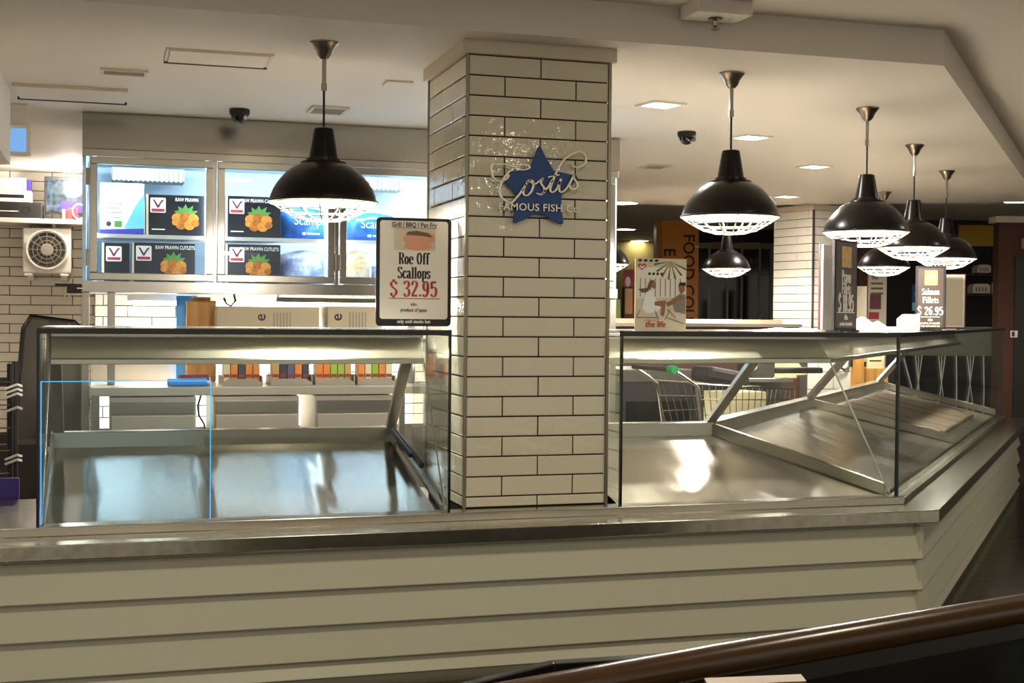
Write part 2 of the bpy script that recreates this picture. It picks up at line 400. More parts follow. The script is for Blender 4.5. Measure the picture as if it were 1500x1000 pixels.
# ------------------------------------------------------------------ tiles
_tile = {}
def tile_mesh(w, h, m, t=0.008):
    k = (round(w, 3), round(h, 3), m)
    if k not in _tile:
        i = 0.004; a, b = w / 2, h / 2; d = 0.0016
        vs = [(x, y, z) for y, ww, hh in ((t, a, b), (d, a, b), (0, a - i, b - i)) for x, z in ((-ww, -hh), (ww, -hh), (ww, hh), (-ww, hh))]
        vs = []
        for y, ww, hh in ((t, a, b), (d, a, b), (0.0, a - i, b - i)):
            vs += [(-ww, y, -hh), (ww, y, -hh), (ww, y, hh), (-ww, y, hh)]
        fs = [(8, 9, 10, 11)]
        for q in range(4):
            p = (q + 1) % 4
            fs += [(q, p, p + 4, q + 4), (q + 4, p + 4, p + 8, q + 8)]
        b_ = MB().add(vs, fs); _tile[k] = b_.mesh('tile', m)
    return _tile[k]
def tile_face(parent, o, u, width, z0, z1, pw, ph, m, gap=0.0055, phase=0.0, tilt=0.004, name='tile', ztop_partial=True):
    """running-bond tiles: o = origin (corner of the face at z=0), u = direction along the face, front faces -perp(u)"""
    u = Vector(u).normalized(); rz = math.atan2(u.y, u.x); nrm = Vector((u.y, -u.x, 0))
    z = z1; row = 0
    while z > z0 + 0.012:
        zb = max(z - ph, z0); hh = z - zb - gap
        x = -((phase + (0.5 * pw if row % 2 else 0.0)) % pw)
        while x < width - 0.012:
            a = max(x, 0); b = min(x + pw, width)
            if b - a > 0.018:
                w = b - a - gap
                c = Vector(o) + u * ((a + b) / 2) + nrm * 0.008; 
                t = place(name, tile_mesh(w, hh, m), parent, loc=(c.x, c.y, (z + zb) / 2),
                          rot=(random.uniform(-tilt, tilt), random.uniform(-tilt, tilt) * 0.3, rz + random.uniform(-tilt, tilt)))
            x += pw
        z = zb; row += 1

# ================================================================== THE SETTING
struct(box('floor', 'floor_dark', -6, 16, -3, 26, -0.1, 0))
# inner (lower) ceiling slab whose edge is the bulkhead over the counter
c0 = Vector((3.345, 4.80, 0)); e1 = c0 + dS * 6.9
poly = [(-6, 4.76), (c0.x, c0.y), (e1.x, e1.y), (5.4, 11.5), (4.2, 11.62), (-6, 11.9)]
struct(MB().prism(poly, ZC, ZO).build('ceiling', 'plaster'))
struct(box('ceiling_outer', 'plaster', -6, 16, -0.6, 26, ZO, ZO + 0.1))
sf_ = [(-2.6, 5.85), tuple(corner(0.95, 0.95))[:2], tuple(side(5.5, 0.95))[:2], (5.4, 11.5), (-2.6, 11.5)]
struct(MB().prism(sf_, 0, 0.004).build('floor_shop', 'floor_light'))  # pale floor added behind the counter to bounce light up onto the ceiling
# back walls
bwl = struct(box('wall_back_left', 'grout_wall', -2.6, -0.09, 10.70, 10.85, 0, ZC))
tile_face(bwl, (-2.55, 10.70, 0), (1, 0, 0), 2.46, 0.15, ZC, 0.302, 0.0722, 'tile_wall', phase=0.288)
bwn = struct(box('wall_back', 'grout_wall', -0.09, 3.0, 8.90, 9.05, 0, ZC))
tile_face(bwn, (-0.09, 8.90, 0), (1, 0, 0), 2.6, 0.55, 1.50, 0.302, 0.0722, 'tile_wall', phase=0.1)
struct(box('wall_left', 'plaster', -2.75, -2.6, 5.5, 10.85, 0, ZC))
struct(box('wall_return', 'plaster', -0.09, 0.06, 9.05, 10.7, 0, ZC))
struct(box('wall_back_far', 'olive_wall', -6, 9.2, 19.4, 19.6, 0, ZO))
struct(box('ceiling_beam_left', 'plaster', -2.6, -0.462, 5.3, 6.85, 2.02, ZC))
# right-hand far wall of the mall, dark
far_o = atD(1262, 400, 16.0)
wr = struct(MB().box(-0.3, 9, 0, 0.15, 0, ZO).build('wall_right', 'dark_wall', loc=(far_o.x, far_o.y, 0), rot=(0, 0, -YAW)))

# ================================================================== COUNTER
def run(prof, x0, L, x_start_cap=True):
    """prof: list of (df, z, ds) inward offsets; runs from x0 along the front, round the bend, to L along the side"""
    rows = [[(x0, GY + p[0], p[1]) for p in prof],
            [tuple(corner(p[0], p[2])) [:2] + (p[1],) for p in prof]]
    if L: rows.append([tuple(side(L, p[2]))[:2] + (p[1],) for p in prof])
    return rows
def prof(*pts): return [(p[0], p[1], p[2] if len(p) > 2 else p[0]) for p in pts]
cb = thing('shop_counter', 'long pale weatherboard-clad counter base bending round the right corner', 'counter', (1.2, 4.9, 0))
cb.location = (0, 0, 0)
MB().sweep(run(prof((-0.13, 0, -0.075), (-0.13, 0.47, -0.075), (0.90, 0.47), (0.90, 0, 0.9)), -2.5, 5.55)).build('body', 'black_matte', cb)
zs = [0.452, 0.3200, 0.1915, 0.063, 0.0]
for i in range(4):
    zt, zb = zs[i], zs[i + 1]
    P = prof((-0.132, zt, -0.079), (-0.148, zt, -0.095), (-0.184, zb + 0.004, -0.131), (-0.184, zb, -0.131), (-0.132, zb, -0.079))
    r = run(P, -2.5, 5.5)
    MB().sweep(r[:2]).build('weatherboard', 'siding', cb, bevel=0.002)
    MB().sweep(r[1:]).build('weatherboard', 'siding', cb, bevel=0.002)
P = prof((-0.120, 0.478, -0.067), (-0.140, 0.478, -0.087), (-0.140, 0.452, -0.087), (-0.120, 0.452, -0.067))
MB().sweep(run(P, -2.5, 5.5)).build('shadow_rail', 'siding', cb)
cc = corner(-0.168, -0.115)
MB().box(-0.012, 0.020, -0.006, 0.02, 0, 0.452).build('corner_trim', 'siding', cb, loc=(cc.x, cc.y, 0), rot=(0, 0, BEND / 2))
lt = thing('counter_ledge', 'stainless steel ledge with raised kerb running along the whole counter front', 'counter ledge')
P = prof((-0.215, 0.472, -0.190), (-0.215, 0.524, -0.190), (0.98, 0.524), (0.98, 0.472, 0.98))
r = run(P, -2.5, 5.6)
MB().sweep(r).build('ledge', 'steel_dull', lt, bevel=0.003)
P = prof((-0.030, 0.523, -0.035), (-0.030, 0.557, -0.035), (0.06, 0.557, 0.045), (0.06, 0.523, 0.045))
r = run(P, -2.5, 5.45)
MB().sweep(r[:2]).build('kerb', 'steel', lt, bevel=0.003)
P = prof((-0.030, 0.523, -0.035), (-0.030, 0.549, -0.035), (0.06, 0.549, 0.045), (0.06, 0.523, 0.045))
MB().sweep(run(P, -2.5, 5.45)[1:]).build('kerb', 'steel_dull', lt, bevel=0.003)

# ================================================================== DISPLAY CASES
def strut(parent, a, b, w=0.045, name='strut'):
    MB().bar(a, b, w, 0.028, up=(0, 1, 0.3)).build(name, 'brushed', parent, bevel=0.002)
ZT = 1.253
# ---- left case
X0, X1 = -0.243, 1.250
lc = thing('display_case', 'empty glass-fronted steel fish display case left of the tiled pillar', 'display case')
box('bed_support', 'gun_grey', X0 + 0.03, X1 - 0.03, 5.30, 5.83, 0.525, 0.60, lc)
grain(MB().sweep([[(x, 4.962, 0.552), (x, 5.832, 0.742), (x, 5.832, 0.734), (x, 4.962, 0.544)] for x in [X0 + 0.02 + (X1 - X0 - 0.06) * i / 16 for i in range(17)]]).build('bed', 'steel_bed', lc), (0, 1, 0.2))
MB().box(X0 + 0.01, X1 - 0.012, 5.826, 5.905, 0.70, 0.806).build('rear_rim', 'steel', lc, bevel=0.003)
for xs in (X0 + 0.012, X1 - 0.022):
    MB().sweep([[(xs, 4.96, 0.556), (xs + 0.012, 4.96, 0.556), (xs + 0.012, 4.96, 0.575), (xs, 4.96, 0.575)],
                [(xs, 5.83, 0.74), (xs + 0.012, 5.83, 0.74), (xs + 0.012, 5.83, 0.80), (xs, 5.83, 0.80)]]).build('side_rim', 'brushed', lc)
def canopy(P_fn, parent, mats=('steel_canopy', 'steel')):
    MB().sweep(P_fn(prof((0.381, 1.215), (0.323, 1.136), (0.335, 1.130), (0.392, 1.215)))).build('canopy_panel', mats[0], parent)
    MB().sweep(P_fn(prof((0.323, 1.136), (0.314, 1.132), (0.314, 1.112), (0.40, 1.112), (0.40, 1.136)))).build('canopy_lip', mats[1], parent, bevel=0.002)
    MB().sweep(P_fn(prof((0.340, 1.216), (0.340, 1.238), (0.90, 1.238), (0.90, 1.216)))).build('canopy_top', mats[1], parent, bevel=0.002)
def straight(x0, x1): return lambda P: [[(x, GY + p[0], p[1]) for p in P] for x in (x0, x1)]
canopy(straight(X0 + 0.035, X1 - 0.03), lc)
MB().sweep(straight(X0, X1)(prof((0.009, ZT - 0.010), (0.009, ZT), (0.36, ZT), (0.36, ZT - 0.010)))).build('top_glass', 'glass', lc)
MB().sweep(straight(X0, X1)(prof((0.362, ZT - 0.015), (0.362, ZT), (0.90, ZT), (0.90, ZT - 0.015)))).build('top_shelf', 'steel_bright', lc)
box('front_glass', 'glass', X0 + 0.010, X1 - 0.008, 4.898, 4.906, 0.557, ZT - 0.022, lc)
fr = MB().box(X0, X0 + 0.010, 4.892, 4.908, 0.557, ZT); fr.build('edge_trim', 'black_gloss', lc)
MB().box(X1 - 0.009, X1, 4.892, 4.908, 0.557, ZT).build('edge_trim', 'black_gloss', lc)
MB().box(X0, X1, 4.890, 4.909, ZT - 0.021, ZT - 0.001).build('edge_trim', 'black_gloss', lc)
for xs in (X0 + 0.002, X1 - 0.008):
    MB().add([(xs, 4.91, 0.557), (xs, 5.30, 0.635), (xs, 5.55, 0.69), (xs, 5.55, ZT - 0.015), (xs, 4.91, ZT - 0.015),
              (xs + 0.006, 4.91, 0.557), (xs + 0.006, 5.30, 0.635), (xs + 0.006, 5.55, 0.69), (xs + 0.006, 5.55, ZT - 0.015), (xs + 0.006, 4.91, ZT - 0.015)],
             [(0, 1, 2, 3, 4), (9, 8, 7, 6, 5), (0, 5, 6, 1), (1, 6, 7, 2), (2, 7, 8, 3), (3, 8, 9, 4), (4, 9, 5, 0)]).build('side_glass', 'glass', lc)
for xs in (X0 + 0.04, X1 - 0.035):
    strut(lc, (xs, 5.86, 0.80), (xs, 5.42, 1.216))
MB().tube([(X1 - 0.03, 5.215, 1.115), (X1 - 0.014, 4.925, 0.56)], 0.0035, 6).build('stay_rod', 'brushed', lc)
MB().tube([(X0 + 0.03, 5.215, 1.115), (X0 + 0.016, 4.925, 0.56)], 0.0035, 6).build('stay_rod', 'brushed', lc)
# rubber bumper at the right rear corner of the bed
MB().tube([(1.225, 5.80, 0.790), (1.232, 5.30, 0.69)], 0.012, 8).build('seal', 'black_matte', lc)
MB().tube([(1.205, 5.81, 0.800), (1.212, 5.42, 0.72)], 0.010, 8).build('seal', 'black_matte', lc)
# loose acrylic sheet leaning inside the front glass
ac = thing('acrylic_sheet', 'clear acrylic sheet with glowing blue edges inside the left display case', 'acrylic sheet')
ax0, ax1 = -0.2385 + 0.012, 0.352
box('sheet', 'acrylic', ax0, ax1, 4.9125, 4.9155, 0.560, 1.062, ac)
box('edge', 'edge_blue', ax0, ax1, 4.912, 4.916, 1.062, 1.065, ac)
box('edge', 'edge_blue', ax0 - 0.004, ax0, 4.912, 4.916, 0.560, 1.065, ac)
box('edge', 'edge_blue', ax1, ax1 + 0.003, 4.912, 4.916, 0.560, 1.065, ac)

# ---- right case, round the bend
RX0, RL = 1.945, 5.40
rc = thing('display_case', 'long empty glass-fronted steel display case bending round the corner right of the pillar', 'display case')
rc.name = 'display_case'
bend = lambda P: run(P, RX0, RL)
MB().sweep(bend(prof((0.40, 0.525), (0.40, 0.60), (0.92, 0.60), (0.92, 0.525)))).build('bed_support', 'gun_grey', rc)
def bed(a, b, m, n=14):
    """a, b: (front point, rear point) pairs"""
    rows = []
    for i in range(n + 1):
        t = i / n; f = Vector(a[0]).lerp(Vector(b[0]), t); k = Vector(a[1]).lerp(Vector(b[1]), t)
        rows.append([f, k, k - Vector((0, 0, 0.008)), f - Vector((0, 0, 0.008))])
    return grain(MB().sweep(rows).build('bed', m, rc), Vector(a[1]) - Vector(a[0]) if abs(a[0][0] - a[1][0]) < .01 else Vector(b[1]) - Vector(b[0]))
def Z(v, z): return Vector((v.x, v.y, z))
fr0, re0 = Vector((RX0 + 0.02, 4.962, 0.553)), Vector((RX0 + 0.02, 5.827, 0.742))
frc, rec = Z(corner(0.062, 0.062), 0.553), Z(corner(0.927, 0.927), 0.742)
bed((fr0, re0), (frc - Vector((0.02, 0, 0)), rec - Vector((0.02, 0, 0))), 'steel_scratch')
s2 = 2.66
bed((Z(corner(0.062, 0.062) + dS * 0.02, 0.553), Z(corner(0.927, 0.927) + dS * 0.02, 0.742)), (Z(side(s2, 0.062), 0.553), Z(side(s2, 0.927), 0.742)), 'steel_scratch')
bed((Z(side(s2 + .03, 0.062), 0.553), Z(side(s2 + .03, 0.927), 0.742)), (Z(side(RL - .05, 0.062), 0.553), Z(side(RL - .05, 0.927), 0.742)), 'steel_scratch')
MB().sweep(bend(prof((0.922, 0.70), (0.922, 0.806), (1.0, 0.806), (1.0, 0.70)))).build('rear_rim', 'steel', rc, bevel=0.003)
def divider(f, k):
    f = Vector(f); k = Vector(k)
    w = (k - f).cross(UP).normalized() * 0.011
    MB().sweep([[Z(f - w, 0.556), Z(f + w, 0.556), Z(f + w, 0.606), Z(f - w, 0.606)], [Z(k - w, 0.745), Z(k + w, 0.745), Z(k + w, 0.800), Z(k - w, 0.800)]]).build('divider', 'steel', rc, bevel=0.002)
divider(corner(0.05, 0.05), corner(0.925, 0.925)); divider(side(s2 + 0.015, 0.05), side(s2 + 0.015, 0.925)); divider(side(RL - 0.03, 0.05), side(RL - 0.03, 0.925))
canopy(lambda P: run(P, RX0 + 0.035, RL - 0.05), rc)
MB().sweep(bend(prof((0.009, ZT - 0.010), (0.009, ZT), (0.36, ZT), (0.36, ZT - 0.010)))).build('top_glass', 'glass', rc)
MB().sweep(bend(prof((0.362, ZT - 0.015), (0.362, ZT), (0.80, ZT), (0.80, ZT - 0.015)))).build('top_shelf', 'steel_bright', rc)
g = run(prof((-0.002, 0.557), (-0.002, ZT - 0.022), (0.006, ZT - 0.022), (0.006, 0.557)), RX0 + 0.010, RL)
MB().sweep(g[:2]).build('front_glass', 'glass', rc)
MB().sweep(g[1:]).build('front_glass', 'glass', rc)
MB().sweep(bend(prof((-0.010, ZT - 0.021), (-0.010, ZT - 0.001), (0.008, ZT - 0.001), (0.008, ZT - 0.021)))).build('edge_trim', 'black_gloss', rc)
MB().box(RX0, RX0 + 0.009, 4.892, 4.908, 0.557, ZT).build('edge_trim', 'black_gloss', rc)
cg = corner(0, 0)
MB().box(-0.007, 0.005, -0.006, 0.006, 0.55, ZT).build('edge_trim', 'black_gloss', rc, loc=(cg.x, cg.y, 0), rot=(0, 0, BEND / 2))
MB().add([(RX0 + .002, 4.91, 0.557), (RX0 + .002, 5.55, 0.69), (RX0 + .002, 5.55, ZT - 0.015), (RX0 + .002, 4.91, ZT - 0.015),
          (RX0 + .008, 4.91, 0.557), (RX0 + .008, 5.55, 0.69), (RX0 + .008, 5.55, ZT - 0.015), (RX0 + .008, 4.91, ZT - 0.015)],
         [(0, 1, 2, 3), (7, 6, 5, 4), (0, 4, 5, 1), (1, 5, 6, 2), (2, 6, 7, 3), (3, 7, 4, 0)]).build('side_glass', 'glass', rc)
ea, eb = side(RL, 0.01), side(RL, 0.60)
MB().sweep([[Z(ea, 0.557), Z(ea, ZT - .015), Z(eb, ZT - .015), Z(eb, 0.70)], [Z(ea + dS * .006, 0.557), Z(ea + dS * .006, ZT - .015), Z(eb + dS * .006, ZT - .015), Z(eb + dS * .006, 0.70)]]).build('side_glass', 'glass', rc)
strut(rc, (RX0 + 0.03, 5.86, 0.80), (RX0 + 0.03, 5.42, 1.216))
strut(rc, Z(corner(0.95, 0.95), 0.80), Z(corner(0.62, 0.62), 1.216))
strut(rc, Z(side(s2, 0.95), 0.80), Z(side(s2, 0.60), 1.216)); strut(rc, Z(side(RL - 0.1, 0.95), 0.80), Z(side(RL - 0.1, 0.60), 1.216))
MB().tube([Z(corner(0.315, 0.315), 1.115), Z(corner(0.03, 0.03), 0.565)], 0.0035, 6).build('stay_rod', 'brushed', rc)
# pale boards laid over the further beds
for i in range(7):
    s = 2.85 + i * 0.30
    a, b = side(s, 0.16), side(s, 0.84); w = dS * 0.145; h = 0.02 + 0.004 * (i % 3)
    za, zb = 0.553 + 0.2185 * 0.098 + 0.004, 0.553 + 0.2185 * 0.778 + 0.004
    o = MB().sweep([[Z(a - w, za), Z(a + w, za), Z(b + w, zb), Z(b - w, zb)], [Z(a - w, za + h), Z(a + w, za + h), Z(b + w, zb + h), Z(b - w, zb + h)]]).build('display_board', 'beige_panel', bevel=0.003)
    tag(o, 'pale beige board across the far bed of the right case, %s' % ('nearest the bend', 'second from the bend', 'third from the bend', 'middle of the seven', 'third from the end glass', 'second from the end glass', 'last before the end glass')[i], 'board', 'boards laid across the bed')

# ================================================================== PILLAR
PX0, PX1, PY0, PY1 = 1.322, 1.912, 4.961, 5.60
pl = thing('tiled_pillar', 'square pillar clad in white brick tiles between the two display cases', 'pillar', (0, 0, 0))
box('core', 'grout', PX0 + 0.008, PX1 - 0.008, PY0 + 0.008, PY1 - 0.008, 0.524, 2.34, pl)
rowh = 0.0781; zt = 2.320; tw = 0.294
tile_face(pl, (PX0 + 0.006, PY0 + 0.0075, 0), (1, 0, 0), PX1 - PX0 - 0.012, 0.560, zt, tw, rowh, 'tile', phase=0.0, tilt=0.006)
tile_face(pl, (PX0 + 0.0075, PY1 - 0.006, 0), (0, -1, 0), PY1 - PY0 - 0.012, 0.560, zt, tw * 1.06, rowh, 'tile', phase=0.21, tilt=0.008)
tile_face(pl, (PX1 - 0.0075, PY0 + 0.006, 0), (0, 1, 0), PY1 - PY0 - 0.012, 0.560, zt, tw * 1.06, rowh, 'tile', phase=0.11, tilt=0.006)
for x, y in ((PX0, PY0), (PX1, PY0), (PX0, PY1), (PX1, PY1)):
    MB().box(x - 0.006, x + 0.006, y - 0.006, y + 0.006, 0.557, 2.325).build('corner_trim', 'trim_metal', pl, bevel=0.002)
MB().box(PX0 - 0.022, PX1 + 0.022, PY0 - 0.022, PY1 + 0.022, 2.322, ZC).build('cap', 'plaster_grey', pl, bevel=0.002)

# star sign on the pillar
st = thing('star_sign', 'blue star sign with silver script lettering mounted high on the tiled pillar', 'sign')
def zp(x, y, yy): return onY(700 + x / 7.142, 200 + y / 7.142, yy)
star = [(645, 100), (668, 125), (720, 230), (795, 355), (930, 385), (1035, 408), (1048, 440), (960, 530), (875, 612), (880, 760), (896, 900), (880, 918), (850, 912), (760, 862), (690, 822), (625, 805), (560, 822), (480, 872), (395, 908), (372, 890), (390, 760), (400, 610), (345, 540), (287, 480), (300, 440), (335, 375), (360, 362), (540, 345), (590, 215), (625, 125)]
pts = [zp(x, y, PY0 - 0.03) for x, y in star]
MB().xz([(p.x, p.z) for p in pts], PY0 - 0.030, PY0 - 0.020).build('star', 'star_blue', st, bevel=0.002)
for x, y in ((540, 480), (720, 640), (650, 250)):
    p = zp(x, y, PY0); MB().tube([(p.x, PY0 - 0.020, p.z), (p.x, PY0 + 0.002, p.z)], 0.008, 10).build('standoff', 'nickel', st)
def catmull(P, n=5):
    out = []
    for i in range(len(P) - 1):
        p0, p1, p2, p3 = P[max(i - 1, 0)], P[i], P[i + 1], P[min(i + 2, len(P) - 1)]
        for k in range(n):
            t = k / n
            out.append(tuple(0.5 * (2 * p1[j] + (p2[j] - p0[j]) * t + (2 * p0[j] - 5 * p1[j] + 4 * p2[j] - p3[j]) * t * t + (3 * p1[j] - p0[j] - 3 * p2[j] + p3[j]) * t ** 3) for j in (0, 1)))
    return out + [P[-1]]
def stroke(parent, name, P, wmin, wmax, m):
    c = catmull(P); q = [zp(x, y, PY0 - 0.042) for x, y in c]; rows = []
    for i, p in enumerate(q):
        d = (q[min(i + 1, len(q) - 1)] - q[max(i - 1, 0)]).normalized()
        w = wmin + (wmax - wmin) * abs(d.z) ** 1.5
        n = Vector((-d.z, 0, d.x)) * w / 2
        rows.append([(p + n), (p - n), (p - n) + Vector((0, 0.010, 0)), (p + n) + Vector((0, 0.010, 0))])
    return MB().sweep(rows).build(name, m, parent)
script = {
 'letter_c': [(178, 288), (160, 280), (145, 315), (142, 360), (158, 415), (200, 458), (258, 462), (305, 438), (328, 398)],
 'letter_c_swash': [(185, 292), (260, 288), (340, 305), (420, 343), (490, 347), (540, 325), (525, 297), (470, 293), (400, 315), (330, 365), (270, 440), (235, 520), (230, 590), (255, 640), (300, 675), (350, 690), (395, 650), (445, 590), (490, 520), (530, 462), (558, 452)],
 'letter_o': [(558, 452), (512, 490), (478, 555), (482, 605), (515, 615), (555, 580), (580, 520), (575, 470), (552, 452), (560, 480), (600, 495), (650, 460), (685, 430)],
 'letter_s': [(685, 430), (660, 480), (690, 530), (697, 572), (660, 607), (618, 592), (660, 600), (700, 565), (745, 515), (780, 450)],
 'letter_t': [(985, 280), (1010, 312), (1060, 318), (1115, 285), (1132, 240), (1120, 190), (1070, 160), (1000, 175), (920, 225), (862, 300), (815, 390), (770, 500), (758, 560), (785, 582), (830, 540), (868, 445)],
 'letter_t_bar': [(735, 425), (790, 412), (855, 398)],
 'letter_i': [(872, 440), (850, 510), (856, 568), (882, 580), (930, 540), (975, 465), (1010, 392)],
 'letter_s_end': [(1010, 392), (1003, 430), (1035, 478), (1043, 520), (1010, 552), (972, 540), (966, 508)],
 'apostrophe': [(968, 275), (985, 300), (1002, 320)],
}
for k, v in script.items(): stroke(st, k, v, 0.0042, 0.0095, 'silver')
cx = onY(789, 304.5, PY0 - 0.036)
text(st, 'lettering', 'FAMOUS FISH Co', 0.0400, cx.x, cx.z, 'silver', y=PY0 - 0.036, sx=1.03, bold=0.012, depth=0.004, space=1.06)

# ================================================================== PENDANT LAMPS
def pendant_proto():
    r = thing('pendant_lamp', 'x', 'pendant lamp', (0, 0, 0), group='black dome pendant lamps')
    ZR = 1.752
    z = ZC - ZR
    MB().lathe([(0.0, z), (0.056, z), (0.056, z - 0.006), (0.045, z - 0.018), (0.034, z - 0.034), (0.028, z - 0.052), (0.015, z - 0.066), (0.0, z - 0.068)], 24).build('ceiling_rose', 'nickel', r, True)
    MB().tube([(0, 0, z - 0.064), (0, 0, z - 0.165)], 0.0085, 10).build('rod', 'nickel', r, True)
    MB().tube([(0, 0, z - 0.16), (0, 0, z - 0.19)], 0.011, 10).build('coupling', 'nickel', r, True)
    MB().tube([(0, 0, z - 0.19), (0, 0, 0.288)], 0.0045, 8).build('cord', 'black_matte', r, True)
    out = [(0.0, 0.288), (0.030, 0.288), (0.038, 0.284), (0.041, 0.27), (0.058, 0.168), (0.068, 0.166), (0.069, 0.157), (0.071, 0.155), (0.090, 0.153), (0.092, 0.146)]
    dome = [(0.108, 0.138), (0.130, 0.125), (0.150, 0.107), (0.168, 0.087), (0.184, 0.066), (0.196, 0.045), (0.205, 0.024), (0.209, 0.010)]
    out += dome + [(0.210, 0.004), (0.217, 0.001), (0.217, -0.006)]
    MB().lathe(out, 40).build('shade', 'black_enamel', r, True)
    inn = [(0.213, -0.006), (0.204, 0.003)] + [(a - 0.006, max(b - 0.006, 0.003)) for a, b in reversed(dome)] + [(0.090, 0.140), (0.06, 0.145), (0.0, 0.148)]
    MB().lathe(inn, 40).build('shade_lining', 'white_enamel', r, True)
    MB().lathe([(0.0, 0.112), (0.020, 0.108), (0.034, 0.09), (0.042, 0.07), (0.034, 0.044), (0.018, 0.03), (0.0, 0.026)], 18).build('bulb', 'bulb', r, True)
    cage = MB()
    for rr, zz in ((0.209, -0.008), (0.165, -0.036), (0.118, -0.062), (0.072, -0.074)):
        cage.tube([(rr * math.cos(t), rr * math.sin(t), zz) for t in [2 * math.pi * k / 28 for k in range(28)]], 0.0032, 6, closed=True)
    for k in range(14):
        t = 2 * math.pi * k / 14
        cage.tube([(q * math.cos(t), q * math.sin(t), zz) for q, zz in ((0.209, -0.008), (0.165, -0.036), (0.118, -0.062), (0.072, -0.074))], 0.0032, 6)
    cage.build('wire_guard', 'guard_wire', r, True)
    lamp(r, 'POINT', (0, 0, 0.015), PEND_W, NEUT, 0.045)
    return r, ZR
pp, ZR = pendant_proto()
lamps = [((475, 62), None, 'black dome pendant lamp with white wire guard hanging left of the pillar, before the fridges'),
         ((1072, 107), None, 'black dome pendant lamp nearest the pillar on its right, above the leaflet'),
         ((1271, 158), None, 'black dome pendant lamp above the tall thin price board, third from the left'),
         ((1340, 212), None, 'black dome pendant lamp partly overlapping the one before it on the right run'),
         ((1387, 250), None, 'rightmost black dome pendant lamp, over the framed price boards'),
         ((1296, 281), None, 'small distant pendant lamp glimpsed beneath the overlapping pair on the right'),
         (None, (1064, 393), 'small distant pendant lamp seen straight below the large one by the dark shopfront'),
         (None, (884, 386), 'distant pendant lamp half hidden behind the right edge of the tiled pillar')]
for i, (a, b, lab) in enumerate(lamps):
    p = onZ(a[0], a[1], ZC) if a else onZ(b[0], b[1], ZR)
    o = pp if i == 0 else copy_tree(pp)
    o.location = (p.x, p.y, ZR); o['label'] = lab
    o.rotation_euler = (0, 0, i * 0.37)

# ================================================================== CEILING FITTINGS
def downlight(p, rz, label, sx=0.15, sy=0.13, energy=DOWN_W):
    r = thing('ceiling_downlight', label, 'downlight', (p[0], p[1], p[2]), rz, 'square ceiling downlights')
    m = MB(); a, b = sx / 2, sy / 2; f = 0.022
    m.box(-a - f, a + f, -b - f, -b, -0.010, 0).box(-a - f, a + f, b, b + f, -0.010, 0).box(-a - f, -a, -b, b, -0.010, 0).box(a, a + f, -b, b, -0.010, 0)
    m.build('frame', 'white_plastic', r); MB().box(-a, a, -b, b, -0.004, 0).build('panel', 'down_emit', r)
    lamp(r, 'AREA', (0, 0, -0.016), energy, NEUT, sx, sy=sy)
    return r
for (px, py), lab, rz in (((968, 152), 'square recessed downlight nearest the pillar on its right', 0.2), ((1100, 200), 'square recessed downlight just right of the first pendant cord', 0.2),
                     ((1193, 243), 'square recessed downlight left of the second pendant rose', 0.2), ((1152, 287), 'brightest square downlight above the far white tiled pillar', 0.2)):
    p = onZ(px, py, ZC); downlight(p, rz, lab)
def round_light(p, label, r=0.14, energy=FILL_W):
    t = thing('round_downlight', label, 'downlight', tuple(p), 0, 'round mall downlights')
    MB().lathe([(0, -0.004), (r, -0.004)], 24).build('panel', 'down_emit', t); MB().lathe([(r, -0.004), (r, -0.012), (r + 0.02, -0.008), (r + 0.022, 0)], 24).build('trim', 'white_plastic', t)
    lamp(t, 'AREA', (0, 0, -0.02), energy, WARM, r * 1.5)
for px, py, z, lab in ((912, 296, ZC, 'round ceiling downlight close by the pillar at the ceiling step'), (916, 335, ZO, 'round ceiling downlight in the dim hall, middle of three beside the pillar'), (937, 352, ZO, 'round ceiling downlight farthest back in the dim hall beside the orange column'),
                       (1492, 294, ZO, 'round ceiling downlight at the right edge of the photo')):
    p = onZ(px, py, z); round_light(p, lab, energy=1.2)
# unseen lights added over the walkway to brighten siding and pillar
for i, (x, y) in enumerate(((-1.0, 2.6), (1.1, 2.7), (3.4, 2.9), (6.2, 5.6), (0.2, 0.6), (3.0, 0.2))):
    round_light((x, y, ZO), 'unseen round fill light added over the walkway, ' + ('before the left case', 'before the pillar', 'before the bend', 'beside the right run', 'above the viewer on the left', 'above the viewer on the right')[i])

def panel(px, py, w, d, label, cat, m='plaster', th=0.010, rz=0.0, name='access_panel', inner=None):
    p = onZ(px, py, ZC); r = thing(name, label, cat, (p.x, p.y, ZC), rz)
    MB().box(-w / 2, w / 2, -d / 2, d / 2, -th, 0).build('panel', m, r, bevel=0.002)
    return r
r = panel(320, 84, 0.40, 0.26, 'flush square access panel in the ceiling left of the first pendant', 'access panel')
MB().box(-0.215, 0.215, -0.145, -0.133, -0.006, 0).build('frame', 'plaster_grey', r)
MB().box(-0.215, 0.215, 0.133, 0.150, -0.012, 0).build('frame', 'print_black', r)
MB().box(0.203, 0.215, -0.133, 0.133, -0.006, 0).build('frame', 'plaster_grey', r); MB().box(-0.215, -0.203, -0.133, 0.133, -0.006, 0).build('frame', 'plaster_grey', r)
r = panel(105, 136, 0.50, 0.40, 'larger flush access panel in the ceiling at the far left', 'access panel')
MB().box(-0.26, 0.26, -0.212, -0.202, -0.016, 0).build('frame', 'plaster_grey', r); MB().box(-0.26, 0.26, 0.202, 0.216, -0.014, 0).build('frame', 'print_black', r)
